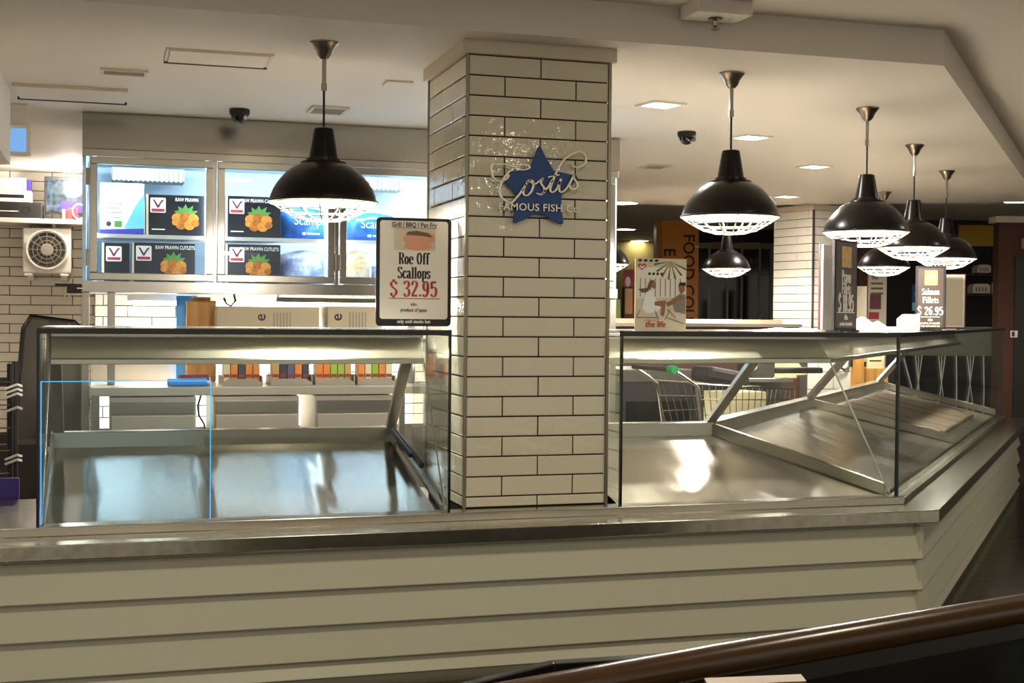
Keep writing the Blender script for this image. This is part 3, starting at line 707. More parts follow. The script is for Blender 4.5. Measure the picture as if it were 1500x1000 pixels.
def vent(px, py, w, d, label):
    p = onZ(px, py, ZC); r = thing('air_vent', label, 'air vent', (p.x, p.y, ZC), 0)
    m = MB().box(-w / 2, w / 2, -d / 2, -d / 2 + .015, -.012, 0).box(-w / 2, w / 2, d / 2 - .015, d / 2, -.012, 0).box(-w / 2, -w / 2 + .015, -d / 2 + .015, d / 2 - .015, -.012, 0).box(w / 2 - .015, w / 2, -d / 2 + .015, d / 2 - .015, -.012, 0)
    m.build('frame', 'plaster_grey', r)
    n = 6
    for k in range(n):
        y = -d / 2 + .02 + (d - .04) * (k + .5) / n; MB().bar((-w / 2 + .015, y, -.006), (w / 2 - .015, y, -.006), 0.012, 0.002, up=(0, .5, 1)).build('louvre', 'print_grey', r)
vent(182, 104, 0.20, 0.12, 'small louvred ceiling vent beside the square access panel')
vent(480, 160, 0.19, 0.22, 'grey louvred ceiling vent behind the first pendant cord')
vent(960, 243, 0.17, 0.22, 'dark louvred ceiling vent below the dome camera right of the pillar')
r = panel(583, 121, 0.12, 0.12, 'round blank cover plate on the ceiling left of the pillar', 'cover plate', name='cover_plate')
def dome_cam(px, py, label):
    p = onZ(px, py, ZC); r = thing('dome_camera', label, 'camera', (p.x, p.y, ZC), 0, 'ceiling dome cameras')
    MB().lathe([(0.0, 0), (0.052, 0), (0.054, -0.012), (0.050, -0.030), (0, -0.03)], 20).build('base', 'black_matte', r, True)
    MB().lathe([(0.044, -0.030)] + [(0.044 * math.cos(a), -0.030 - 0.044 * math.sin(a)) for a in [math.pi / 2 * k / 6 for k in range(1, 7)]], 20).build('dome', 'black_gloss', r, True)
    MB().tube([(0.02, -0.035, -0.045), (0.026, -0.05, -0.05)], 0.012, 8).build('lens_ring', 'nickel', r)
dome_cam(351, 160, 'black dome security camera on the ceiling in front of the fridge header')
dome_cam(1006, 193, 'black dome security camera on the ceiling right of the pillar')
# sprinkler box on the bulkhead
sb = thing('sprinkler', 'white boxed sprinkler head on the bulkhead at the top edge', 'sprinkler', (2.245, 4.70, 0))
MB().box(-0.115, 0.115, -0.09, 0.07, 2.47, ZO).build('box', 'plaster', sb, bevel=0.002)
MB().lathe([(0.0, 2.47), (0.030, 2.47), (0.026, 2.462), (0.012, 2.458), (0.010, 2.44), (0.006, 2.436), (0, 2.434)], 16).build('head', 'nickel', sb, True)
MB().lathe([(0, 2.428), (0.016, 2.428), (0.016, 2.425), (0, 2.425)], 12).build('deflector', 'nickel', sb)
MB().tube([(0, 0, 2.437), (0, 0, 2.426)], 0.003, 6).build('frame_arm', 'nickel', sb)

# ================================================================== FRIDGE BANK
FY = 7.40; FX0, FX1 = -0.140, 2.915; FB, FT = 1.418, ZC
fg = thing('display_fridge', 'wide stainless upright display fridge with glass doors behind the left case', 'fridge')
FD = FY + 0.75
box('header', 'steel_header', FX0, FX1, FY - 0.012, FY + 0.01, 2.182, FT - 0.004, fg)
m = MB().box(FX0, FX1, FY, FY + 0.03, 2.141, 2.182).box(FX0, FX1, FY, FY + 0.03, FB, 1.478)
m.build('face_frame', 'steel', fg, bevel=0.002)
m = MB().box(FX0, FX0 + 0.02, FY + 0.03, FD, FB, FT).box(FX1 - 0.02, FX1, FY + 0.03, FD, FB, FT).box(FX0 + 0.02, FX1 - 0.02, FD - 0.02, FD, FB, FT).box(FX0 + 0.02, FX1 - 0.02, FY + 0.03, FD - 0.02, FB, FB + 0.05).box(FX0 + 0.02, FX1 - 0.02, FY + 0.03, FD - 0.02, 2.16, 2.20)
m.build('cabinet', 'fridge_inner', fg)
doors = [(-0.103, 0.541), (0.562, 1.208), (1.234, 1.880), (1.902, 2.36), (2.385, 2.885)]
for i, (a, b) in enumerate(doors):
    z0, z1 = 1.482, 2.138; w = 0.040
    if i: MB().box(doors[i - 1][1] + 0.002, a - 0.002, FY, FY + 0.03, 1.478, 2.141).build('mullion', 'steel', fg)
    d = MB().box(a, b, FY - 0.028, FY - 0.002, z0, z0 + w).box(a, b, FY - 0.028, FY - 0.002, z1 - w, z1).box(a, a + w, FY - 0.028, FY - 0.002, z0 + w, z1 - w).box(b - w, b, FY - 0.028, FY - 0.002, z0 + w, z1 - w).build('door', 'steel', fg, bevel=0.004)
    box('pane', 'glass_door', a + w, b - w, FY - 0.018, FY - 0.012, z0 + w, z1 - w, d)
    for zz in (1.60, 2.03):
        hx = a - 0.008 if i in (0, 2, 4) else b + 0.008
        MB().box(hx - 0.010, hx + 0.010, FY - 0.040, FY - 0.001, zz - 0.045, zz + 0.045).build('hinge', 'nickel', d, bevel=0.003)
    # lit tubes beside the mullions
    MB().tube([(b - 0.025, FY + 0.06, 1.50), (b - 0.025, FY + 0.06, 2.13)], 0.012, 8).build('light_tube', 'strip_cool', fg)
    MB().tube([(a + 0.025, FY + 0.06, 1.50), (a + 0.025, FY + 0.06, 2.13)], 0.012, 8).build('light_tube', 'strip_cool', fg)
    lamp(fg, 'AREA', ((a + b) / 2, FY + 0.10, 2.150), 4.0, COOL, 0.5, sy=0.06, rot=(math.radians(28), 0, 0))
    m = MB(); 
    for k in range(9): m.box(a + 0.0, b, FY + 0.10 + k * 0.06, FY + 0.108 + k * 0.06, 1.724, 1.730)
    m.box(a, b, FY + 0.075, FY + 0.10, 1.715, 1.735)
    m.build('shelf', 'wire_white', fg)
MB().box(FX0 + 0.02, FX1 - .02, FY + 0.075, FY + 0.6, 1.468, 1.480).build('shelf', 'fridge_inner', fg)
# evaporator fins in the first and third bays
for bx in (0.02, 1.30):
    MB().box(bx - 0.01, bx + 0.39, FY + 0.40, FY + 0.62, 2.06, 2.13).build('evaporator', 'tray_grey', fg)
    for k in range(15): MB().box(bx + k * 0.026, bx + k * 0.026 + 0.008, FY + 0.385, FY + 0.40, 2.055, 2.12).build('fin', 'white_plastic', fg)
# legs
for x in (FX0 + 0.018, 0.010, 1.66, FX1 - 0.02):
    MB().box(x - 0.020, x + 0.020, FY + 0.02, FY + 0.06, 0.9205 if 0 < x < 1.7 else 0, FB).build('leg', 'brushed', fg, bevel=0.003)
hk = [onY(x, y, 7.5) for x, y in ((343, 432), (345, 441), (338, 448), (331, 444), (328, 436))]
o = MB().tube([(p.x, 7.5, min(p.z, 1.410)) for p in hk], .007, 6).build('black_hook', 'black_matte'); tag(o, 'short black cable hook hanging under the fridge right of the wooden board', 'cable')
MB().tube([(hk[0].x, 7.5, min(hk[0].z, 1.41)), (hk[0].x, 7.5, 1.4175)], .007, 6).build('stem', 'black_matte', o)
# light batten below
bt = thing('light_batten', 'white fluorescent batten lighting the tiles beneath the fridge', 'batten light', (0, 0, 0))
MB().box(0.10, 1.75, 7.86, 7.94, 1.380, 1.416).build('housing', 'white_plastic', bt); MB().tube([(0.13, 7.90, 1.366), (1.72, 7.90, 1.366)], 0.013, 8).build('tube', 'tube_white', bt)
lamp(bt, 'AREA', (0.925, 7.90, 1.345), 56, (1, 0.95, 0.88), 1.6, sy=0.06, rot=(math.radians(12), 0, 0))
o = MB().tube([(0.90, 7.52, 1.392), (1.75, 7.52, 1.388)], 0.013, 8).build('steel_pipe', 'brushed'); tag(o, 'thin horizontal steel pipe running beneath the fridge doors', 'pipe')
for x in (0.91, 1.74): MB().tube([(x, 7.52, 1.39), (x, 7.52, 1.4165)], 0.006, 6).build('hanger', 'brushed', o)

def food(parent, cx, cz, s, y):
    decal(parent, 'printed_leaf', [(cx + s * a, cz + s * b) for a, b in ((-.5, .25), (-.75, .5), (-.45, .55), (-.5, .85), (-.2, .68), (0, .98), (.15, .68), (.5, .9), (.42, .55), (.8, .55), (.5, .25), (0, .05))], 'print_green', y)
    k = 0
    for a, b, q in ((-.55, .05, .36), (-.05, .12, .36), (.5, .02, .36), (-.3, -.4, .36), (.25, -.42, .36), (.62, -.30, .26), (-.68, -.25, .22)):
        decal(parent, 'printed_food', ell(cx + s * a, cz + s * b, s * q, s * q * 0.9, 10, k), ('print_orange', 'print_amber')[k % 2], y - 0.0006 - k * 0.0002); k += 1
def bird(parent, x, z, s, y):
    decal(parent, 'logo', rrect(x, x + s, z, z + s, s * 0.08), 'print_white', y)
    decal(parent, 'logo_mark', [(x + s * a, z + s * b) for a, b in ((.12, .92), (.3, .85), (.5, .5), (.72, .85), (.92, .9), (.7, .62), (.55, .34), (.45, .34), (.3, .62))], 'maroon', y - .0006)
    decal(parent, 'logo_strip', [(x + s * a, z + s * b) for a, b in ((.08, .08), (.92, .08), (.92, .27), (.08, .27))], 'print_red', y - .0006)
def prawn_box(px0, px1, py0, py1, label, txt, fx, yy=None):
    a = onY(px0, py1, FY + 0.14); b = onY(px1, py0, FY + 0.14); w, h = b.x - a.x, b.z - a.z
    r = thing('frozen_food_carton', label, 'carton', (a.x, FY + 0.14, a.z), 0, 'frozen prawn cartons in the fridge')
    box('carton', 'box_navy', 0, w, 0, 0.26, 0, h, r, bevel=0.003)
    decal(r, 'edge_band', [(0, 0), (0.012, 0), (0.012, h), (0, h)], 'box_side', -0.0008)
    bird(r, 0.022, h - 0.10, 0.082, -0.001)
    if fx: food(r, w * fx, h * 0.42, h * 0.37, -0.001); text(r, 'lettering', txt, 0.028, w * min(fx + 0.02, .72), h - 0.026, 'print_white', -0.001, sx=0.72, bold=0.01)
    decal(r, 'small_print', [(0.03, 0.03), (0.10, 0.03), (0.10, 0.036), (0.03, 0.036)], 'print_white', -0.0009)
    return r
zsh = 1.737; zlo = 1.4815
def fit(o, z): o.location.z = z
fit(prawn_box(214, 299, 284, 341, 'dark frozen prawn carton on the upper shelf behind the first fridge door', 'RAW PRAWN', 0.68), zsh)
fit(prawn_box(149, 190, 348, 403, 'dark carton seen end-on at the lower left behind the first fridge door', '', 0), zlo)
fit(prawn_box(193, 286, 348, 403, 'dark frozen prawn carton on the lower shelf behind the first fridge door', 'RAW PRAWN CUTLETS', 0.66), zlo)
fit(prawn_box(330, 412, 288, 346, 'dark frozen prawn carton on the upper shelf behind the second fridge door', 'RAW PRAWN CUTLETS', 0.60), zsh)
fit(prawn_box(330, 411, 352, 407, 'dark frozen prawn carton on the lower shelf behind the second fridge door', 'RAW PRAWN CUTLETS', 0.60), zlo)
a = onY(146, 341, FY + 0.14); b = onY(211, 268, FY + 0.14)
r = thing('seafood_carton', 'white and blue seafood carton at the upper left behind the first fridge door', 'carton', (a.x, FY + .14, zsh)); w, h = b.x - a.x, b.z - a.z
box('carton', 'box_white', 0, w, 0, 0.28, 0, h, r, bevel=0.003)
decal(r, 'blue_band', [(0, 0), (w, 0), (w, h * .12), (0, h * .09)], 'print_purple', -0.001)
decal(r, 'teal_wash', [(w * .55, h * .12), (w, h * .12), (w, h * .8), (w * .8, h * .55)], 'print_teal', -0.001)
for k in range(4): decal(r, 'text_line', [(w * .18, h * (.32 + k * .09)), (w * (.45 + .05 * (k % 2)), h * (.32 + k * .09)), (w * (.45 + .05 * (k % 2)), h * (.335 + k * .09)), (w * .18, h * (.335 + k * .09))], 'print_grey', -0.0016)
decal(r, 'badge', ell(w * .2, h * .2, .014, .014), 'dark_card', -0.0018); decal(r, 'badge', rrect(w * .33, w * .5, h * .14, h * .26, .004), 'print_green', -0.0018)
def bag(px0, px1, py0, py1, m, label, z, txt=None, rot=0.0, depth=0.16):
    a = onY(px0, py1, FY + 0.16); b = onY(px1, py0, FY + 0.16); w, h = b.x - a.x, b.z - a.z
    r = thing('frozen_bag', label, 'bag', (a.x, FY + 0.16, z), 0, 'frozen seafood bags in the fridge')
    nx, nz = 14, 10; vs = []; fs = []
    for sgn in (0, 1):
        for j in range(nz + 1):
            for i in range(nx + 1):
                u, v = i / nx, j / nz
                bul = (math.sin(math.pi * u) ** .5 * math.sin(math.pi * v) ** .5) if 0 < u < 1 and 0 < v < 1 else 0
                y = depth / 2 - (depth / 2) * bul * (1 if sgn == 0 else -1) + 0.006 * math.sin(9 * u + 5 * v)
                sl = 1 - 0.35 * abs(u - .55) ** 1.5
                vs.append((u * w, y, v * h * sl + rot * u * w))
    n1 = (nx + 1) * (nz + 1)
    for s in (0, 1):
        for j in range(nz):
            for i in range(nx):
                q = s * n1 + j * (nx + 1) + i; fs.append((q, q + 1, q + nx + 2, q + nx + 1))
    MB().add(vs, fs).build('bag', m, r, True)
    if txt:
        text(r, 'lettering', txt, 0.075, w * .60, h * .56, 'print_white', -0.008, sx=.82)
        decal(r, 'badge', [(w * .45, h * .12), (w * .52, h * .12), (w * .52, h * .2), (w * .45, h * .2)], 'print_white', -0.006)
        decal(r, 'text_line', [(w * .55, h * .14), (w * .85, h * .14), (w * .85, h * .19), (w * .55, h * .19)], 'print_white', -0.006)
bag(414, 478, 302, 347, 'bag_blue', 'blue scampi bag lying behind the second fridge door, upper shelf', zsh + .002, 'Scampi')
bag(412, 478, 356, 405, 'bag_clear', 'crumpled clear and violet bag at the lower right behind the second fridge door', zlo + .001)
bag(504, 580, 305, 345, 'bag_blue', 'blue scampi bag behind the third fridge door, left of the price board', zsh + .002, 'Scampi')
bag(506, 545, 352, 403, 'bag_pasty', 'crumpled clear bag of crumbed seafood behind the third fridge door', zlo + .001)
bag(548, 610, 372, 403, 'bag_clear', 'low clear plastic bag just left of the price board behind the third door', zlo + .001)
# bracket arm on the left fridge post
br = thing('wall_bracket', 'small black bracket arm fixed to the left fridge post', 'bracket')
p = onY(104, 421, 7.38); MB().box(p.x - .02, p.x + .055, 7.345, 7.40, p.z - .03, p.z + .02).build('clamp', 'black_matte', br, bevel=.003); MB().tube([(p.x - .08, 7.37, p.z + .014), (p.x, 7.37, p.z + .014)], .006, 8).build('arm', 'black_matte', br)
p = onY(118, 422, 7.34); MB().box(p.x - .018, p.x + .012, 7.34, 7.346, p.z - .003, p.z + .003).build('label_plate', 'print_white', br)

# ================================================================== PREP BENCH BEHIND
BY = 7.15
bn = thing('prep_bench', 'stainless steel prep bench with under-bench drawers behind the left case', 'bench')
BX0, BX1 = -0.10, 1.72
box('top', 'steel_bench', BX0, BX1, BY, BY + 0.75, 0.875, 0.920, bn, bevel=0.004)
MB().box(BX0, 0.42, BY + 0.735, BY + 0.75, 0.92, 1.16).build('splashback', 'steel_bench', bn)
for x in (BX0 + 0.03, 1.695):
    for y in (BY + .03, BY + .70): MB().box(x - .018, x + .018, y - .018, y + .018, 0, .875).build('leg', 'brushed', bn)
for px0, px1 in ((160, 287), (313, 438), (462, 575)):
    a = onY(px0, 600, BY + 0.02).x; b = onY(px1, 600, BY + 0.02).x
    d = box('drawer_unit', 'steel_bench', a, b, BY + 0.02, BY + 0.6, 0.45, 0.868, bn, bevel=.003)
    MB().box(a + .01, b - .01, BY + .004, BY + .02, 0.78, 0.845).build('drawer_front', 'brushed', d, bevel=.003)
    MB().box(a + .01, b - .01, BY + .004, BY + .02, 0.46, 0.77).build('drawer_front', 'steel_bench', d, bevel=.003)
# overshelf carrying the cartons
sh = thing('overshelf', 'steel overshelf on uprights above the prep bench', 'shelf')
box('shelf', 'brushed', 0.62, 1.85, BY + 0.30, BY + 0.72, 1.150, 1.170, sh)
for x in (0.64, 1.83):
    MB().box(x - .012, x + .012, BY + .60, BY + .625, .92, 1.15).build('upright', 'brushed', sh)
for i, (px0, px1) in enumerate(((318, 468), (480, 560))):
    a = onY(px0, 448, BY + .33); b = onY(px1, 448, BY + .33)
    r = thing('brown_carton', ['long brown carton with a sideways e on the overshelf beneath the second door', 'brown carton half hidden by the price board on the overshelf'][i], 'carton', (a.x, BY + .33, 1.17)); w = b.x - a.x; h = a.z - 1.17
    box('carton', 'carton', 0, w, 0, .30, 0, h, r, bevel=.003)
    lx = w * (.42 if i == 0 else .17)
    text(r, 'letter', 'e', .09, lx, h * .66, 'print_black', -.001, bold=.012, rot=math.pi / 2); text(r, 'letter', 'l', .09, lx, h * .30, 'print_black', -.001, bold=.012, rot=math.pi / 2)
    for k in range(6): decal(r, 'text_line', [(lx + .07 + k * .018, h * .12), (lx + .078 + k * .018, h * .12), (lx + .078 + k * .018, h * .82), (lx + .07 + k * .018, h * .82)], 'print_grey', -.001)
# chopping boards and blue board
a = onY(273, 440, BY + .55); b = onY(317, 440, BY + .55)
r = thing('chopping_board', 'tall wooden chopping board leaning upright at the back of the bench', 'chopping board', (a.x, BY + .55, .921))
MB().box(0, b.x - a.x, 0, .035, 0, a.z - .921).build('board', 'wood', r, bevel=.006)
MB().box(0.03, b.x - a.x - .03, 0.01, .025, a.z - .921, a.z - .90).build('handle', 'wood', r, bevel=.006)
a2 = onY(258, 430, BY + .66); b2 = onY(289, 430, BY + .66)
o = MB().box(a2.x, b2.x, BY + .64, BY + .655, .921, 1.41).build('cutting_sheet', 'blue_board', bevel=.004); tag(o, 'bright blue cutting sheet standing behind the wooden board', 'cutting sheet')
# grey trays of spice boxes
cols = ['cream_card', 'orange_card', 'dark_card', 'orange_card', 'orange_card', 'tan_card', 'dark_card', 'violet_card', 'orange_card', 'dark_card', 'orange_card', 'orange_card', 'green_card', 'green_card', 'tan_card', 'orange_card', 'cream_card', 'green_card', 'orange_card', 'cream_card']
names = {'cream_card': 'cream', 'orange_card': 'orange', 'dark_card': 'charcoal', 'tan_card': 'tan', 'violet_card': 'violet', 'green_card': 'lime green'}
trays = [(325, 385), (397, 458), (462, 520), (524, 580)]
ti = 0
pos = ['leftmost tray', 'second tray from the left', 'third tray from the left', 'rightmost tray']
for i, (px0, px1) in enumerate(trays):
    a = onY(px0, 562, BY + .12).x; b = onY(px1, 562, BY + .12).x
    r = thing('packet_tray', 'grey plastic tray holding small packets, %s on the bench' % pos[i], 'tray', (a, BY + .12, .9205)); w = b - a
    MB().box(0, w, 0, .25, 0, .006).build('base', 'tray_grey', r)
    MB().xz([(0, .006), (w, .006), (w, .012), (w - .035, .036), (.035, .036), (0, .012)], 0, .006).build('front_lip', 'tray_grey', r)
    MB().box(0, .006, .006, .25, .006, .05).build('side', 'tray_grey', r); MB().box(w - .006, w, .006, .25, .006, .05).build('side', 'tray_grey', r)
    MB().box(.006, w - .006, .244, .25, .006, .05).build('back', 'tray_grey', r)
    n = 5; seen = {}
    for k in range(n):
        c = cols[ti % len(cols)]; ti += 1
        seen[c] = seen.get(c, 0) + 1
    idx = {}
    for k in range(n):
        c = cols[(ti - n + k) % len(cols)]; idx[c] = idx.get(c, 0) + 1
        ordn = '' if seen[c] == 1 else ['left ', 'right ', 'farthest right '][idx[c] - 1] if seen[c] == 2 else ['left ', 'middle ', 'right '][idx[c] - 1]
        ww = (w - .02) / n - .004; x = a + .01 + k * ((w - .02) / n) + .002; hh = .165 + .012 * ((k * 7) % 3)
        q = thing('spice_packet', '%s%s spice packet in the %s' % (ordn, names[c], pos[i]), 'packet', (x, BY + .17, .9272), 0, 'spice packets on the bench')
        box('packet', c, 0, ww, 0, .11, 0, hh, q, bevel=.002)
        decal(q, 'red_band', [(.002, .035), (ww - .002, .035), (ww - .002, .052), (.002, .052)], 'red_card', -.001)
        if c in ('dark_card', 'violet_card'): decal(q, 'text_line', [(.006, hh * .6), (ww * .7, hh * .6), (ww * .7, hh * .66), (.006, hh * .66)], 'print_grey', -.001)
# rolls of wrap
for (pa, pb, m, lab, rr) in (((246, 564), (302, 566), 'blue_board', 'blue roll of wrap lying on the bench edge', .021), ((262, 556), (304, 551), 'maroon', 'maroon roll of wrap lying behind the blue one', .030)):
    A = onY(*pa, BY + (.06 if 'blue' in m else .15)); B = onY(*pb, BY + (.10 if 'blue' in m else .19)); A.z = B.z = .9205 + rr
    r = thing('wrap_roll', lab, 'roll', tuple(A)); MB().tube([(0, 0, 0), tuple(B - A)], rr, 14).build('roll', m, r, True); MB().tube([tuple((B - A) * 1.0), tuple((B - A) * 1.08)], rr * .45, 10).build('core', 'white_plastic', r, True)
# cable down between the drawers
pts = [onY(x, y, BY + .0) for x, y in ((300, 584), (295, 600), (297, 615), (305, 628))]
pts[0].z = .86
o = MB().tube([(p.x, BY + .30, p.z) for p in pts] + [(pts[-1].x + .02, BY + .32, .3), (pts[-1].x + .02, BY + .32, .002)], .006, 6).build('power_cable', 'black_matte'); tag(o, 'black power cable hanging in the gap between under-bench drawers', 'cable')

# ================================================================== LEFT CORNER
sw = thing('wall_shelf', 'white wall shelf above the air-conditioning unit at the far left', 'shelf')
box('board', 'white_plastic', -1.4, -0.12, 10.36, 10.69, 1.965, 2.000, sw, bevel=.003)
for x in (-1.1, -.4): MB().box(x - .01, x + .01, 10.45, 10.69, 1.80, 1.965).build('bracket', 'white_plastic', sw)
a = onY(65, 258, 10.45); b = onY(134, 314, 10.45)
r = thing('cctv_monitor', 'black monitor showing a grid of camera views on the wall shelf', 'monitor', (a.x, 10.45, 2.0)); w = b.x - a.x; h = a.z - 2.05
box('casing', 'black_matte', 0, w, 0, .04, .045, h + .05, r, bevel=.004); box('stand', 'black_matte', w * .35, w * .65, .005, .05, 0, .045, r)
for j in range(3):
    for i in range(3):
        gx = .012 + i * (w - .024) / 3; gz = .057 + j * (h - .024) / 3
        MB().box(gx, gx + (w - .024) / 3 - .003, -.0015, 0, gz, gz + (h - .024) / 3 - .003).build('camera_view', 'screen_purple' if (j == 0 and i > 0) else 'screen_cctv', r)
def shelf_box(px0, px1, py0, z0, z1, m, name, label, cat, y=10.42, d=.24):
    a = onY(px0, 300, y).x; b = onY(px1, 300, y).x
    r = thing(name, label, cat, (a, y, z0)); box('body', m, 0, b - a, 0, d, 0, z1 - z0, r, bevel=.006); return r, b - a
r, w = shelf_box(-50, 62, 300, 2.0005, 2.12, 'black_matte', 'video_recorder', 'black video recorder at the bottom of the stack on the wall shelf', 'recorder')
MB().lathe([(0, -.006), (.022, -.004), (.024, 0)], 16).build('dial', 'nickel', r, rot=(math.pi / 2, 0, 0), loc=(w - .11, -.002, .065)); decal(r, 'light_row', [(.2, .05), (w - .17, .05), (w - .17, .055), (.2, .055)], 'print_white', -.001)
r, w = shelf_box(-50, 46, 300, 2.1205, 2.205, 'white_plastic', 'paper_tray', 'white slotted paper tray in the middle of the stack on the wall shelf', 'paper tray'); decal(r, 'slot', [(.1, .03), (w - .05, .03), (w - .05, .055), (.1, .055)], 'print_black', -.001)
r, w = shelf_box(-50, 38, 300, 2.2055, 2.30, 'white_plastic', 'storage_box', 'pale storage box with a violet end on top of the shelf stack', 'box'); box('end_label', 'purple_plastic', w, w + .03, .02, .2, 0, .085, r)
for i, (px, m, lab) in enumerate(((91, 'cream_card', 'cream booklet on the wall shelf before the monitor'), (96, 'red_card', 'dark red booklet on the wall shelf before the monitor'), (100, 'tan_card', 'tan booklet on the wall shelf before the monitor'))):
    x = onY(px, 315, 10.40).x; o = MB().box(x, x + .022, 10.39, 10.44, 2.0005, 2.075).build('booklet', m, bevel=.002); tag(o, lab, 'booklet')
x = onY(110, 315, 10.40).x
o = MB().box(x - .045, x + .02, 10.375, 10.387, 2.0005, 2.085).build('red_packet', 'print_red', bevel=.003); tag(o, 'bright red packet standing on the shelf under the monitor', 'packet')
o = MB().tube([(x + .06 * math.cos(t) * .8 + .03, 10.365, 2.06 + .055 * math.sin(t)) for t in [2 * math.pi * k / 20 for k in range(20)]], .005, 6, closed=True).build('cable_loop', 'white_plastic'); tag(o, 'loop of pale cable on the wall shelf in front of the monitor', 'cable')
# air conditioner
a = onY(33, 333, 10.40); b = onY(104, 401, 10.40)
r = thing('air_conditioner', 'white air-conditioner condenser with round fan grille on the tiled wall', 'air conditioner', (a.x, 10.40, b.z)); w, h = b.x - a.x, a.z - b.z
box('casing', 'white_plastic', 0, w, 0, .28, 0, h, r, bevel=.012)
cx_, cz_, R = w / 2, h * .52, w * .45
MB().lathe([(R, 0), (R, .012), (R - .012, .016), (R - .02, .004)], 36).build('grille_ring', 'white_plastic', r, True, loc=(cx_, 0, cz_), rot=(math.pi / 2, 0, 0))
MB().lathe([(0, .002), (R - .015, .002)], 36).build('fan_well', 'gun_grey', r, loc=(cx_, 0, cz_), rot=(math.pi / 2, 0, 0))
MB().lathe([(0, .016), (R * .28, .014), (R * .30, .004)], 24).build('hub', 'tray_grey', r, True, loc=(cx_, 0, cz_), rot=(math.pi / 2, 0, 0))
for k in range(3): q = R * (.45 + .2 * k); MB().tube([(q * math.cos(t), q * math.sin(t), .012) for t in [2 * math.pi * j / 28 for j in range(28)]], .0022, 5, closed=True).build('guard_ring', 'tray_grey', r, loc=(cx_, 0, cz_), rot=(math.pi / 2, 0, 0))
for k in range(12): t = 2 * math.pi * k / 12; MB().tube([(R * .28 * math.cos(t), R * .28 * math.sin(t), .010), (R * .97 * math.cos(t), R * .97 * math.sin(t), .010)], .0022, 5).build('guard_spoke', 'tray_grey', r, loc=(cx_, 0, cz_), rot=(math.pi / 2, 0, 0))
for x in (.12 * w, .86 * w): MB().box(x - .03, x + .03, .0, .06, -.02, 0).build('foot', 'white_enamel', r, bevel=.006)
for x in (.15 * w, .85 * w): MB().box(x - .02, x + .02, .05, .29, -.05, -.02).build('wall_bracket', 'white_plastic', r)
p0 = onY(102, 400, 10.66)
o = MB().tube([(p0.x + .02, 10.66, p0.z - .03), (p0.x - .02, 10.665, p0.z - .12), (p0.x + .01, 10.665, p0.z - .2), (p0.x - .05, 10.665, p0.z - .24), (p0.x - .02, 10.668, p0.z - .1)], .007, 6).build('drain_hose', 'white_plastic'); tag(o, 'short white hose looping below the air-conditioner', 'hose')
# small screen hung from the ceiling at far left
a = onY(-8, 180, 7.25); b = onY(45, 229, 7.25)
r = thing('ceiling_screen', 'white-framed blue screen hung from the ceiling at the far left', 'screen', (a.x, 7.25, b.z)); w, h = b.x - a.x, a.z - b.z
MB().box(0, w, 0, .03, 0, h).build('frame', 'white_enamel', r, bevel=.006); MB().box(.02, w - .022, -.002, 0, .022, h - .022).build('display', 'screen_blue', r); MB().box(w * .3, w * .9, .004, .026, h, ZC - b.z - .001).build('mount', 'white_plastic', r)
p = onZ(106, 249, ZC); r = thing('ceiling_spot', 'small bright ceiling light beside the top left corner of the fridge', 'ceiling light', (p.x, p.y - .1, ZC))
MB().lathe([(0, -.03), (.05, -.026), (.06, 0)], 16).build('lens', 'down_emit', r, True); lamp(r, 'POINT', (0, -.1, -.12), 14, NEUT, .05)
MB().tube([(-.05, 0, 0), (-.06, 0, -.06)], .006, 6).build('clip', 'nickel', r)
# padded chair
cy = 7.9
a = onY(30, 590, cy); b = onY(122, 462, cy)
ch = thing('office_chair', 'dark padded high-back chair turned away at the left end', 'chair', ((a.x + b.x) / 2, cy, 0), 0.12)
wt = .15; bk = []
for k in range(11):
    t = k / 10; z = .55 + (b.z - .55) * t; hw = .215 - .06 * t
    if k == 10: hw -= .035
    bk.append((hw, z))
poly = [(-h_, z) for h_, z in bk] + [(h_, z - (.03 if z > 1.25 else 0)) for h_, z in reversed(bk)]
MB().xz(poly, -.03, .05).build('backrest', 'leather_grey', ch, bevel=.02)
MB().tube([(p_[0], -.032, p_[1]) for p_ in poly[3:-3]], .007, 6).build('piping', 'black_gloss', ch)
MB().box(-.24, .24, -.02, .46, .42, .52).build('seat', 'leather', ch, bevel=.03)
MB().tube([(0, .2, .06), (0, .2, .42)], .03, 10).build('gas_lift', 'dark_metal', ch)
for k in range(5): t = 2 * math.pi * k / 5; MB().bar((0, .2, .09), (.28 * math.cos(t), .2 + .28 * math.sin(t), .06), .04, .03).build('leg', 'dark_metal', ch); MB().lathe([(0, -.03), (.025, -.02), (.025, .02), (0, .03)], 10).build('castor', 'black_matte', ch, loc=(.28 * math.cos(t), .2 + .28 * math.sin(t), .03))
# black rack with bundled cables, purple board
rk = thing('wire_rack', 'black upright wire rack with bundled cables at the left edge', 'rack')
x1 = onY(15, 600, 6.2).x; x0 = x1 - .35
for x in (x0, x1):
    for y in (6.2, 6.5): MB().tube([(x, y, 0), (x, y, 1.08)], .014, 8).build('post', 'black_matte', rk)
for z in (.25, .5, .75, 1.0):
    m = MB()
    for k in range(7): yy = 6.2 + .05 * k; m.tube([(x0, yy, z), (x1, yy, z)], .004, 5)
    m.build('shelf', 'dark_metal', rk)
    MB().box(x0, x1, 6.19, 6.20, z - .02, z + .02).build('shelf_edge', 'dark_metal', rk)
for k in range(10): MB().tube([(x0, 6.18, .1 + k * .1), (x1, 6.18, .1 + k * .1)], .003, 5).build('wire', 'chrome_wire', rk)
for k, z in enumerate((.93, .95, .97, .64, .66, .87)): MB().tube([(x1 - .02, 6.17, z), (x1 + .03, 6.175, z + .02), (x1 + .045, 6.22, z + .01)], .006, 6).build('cable', 'white_plastic', rk)
p = onY(28, 700, 5.9); q = onY(14, 700, 5.9)
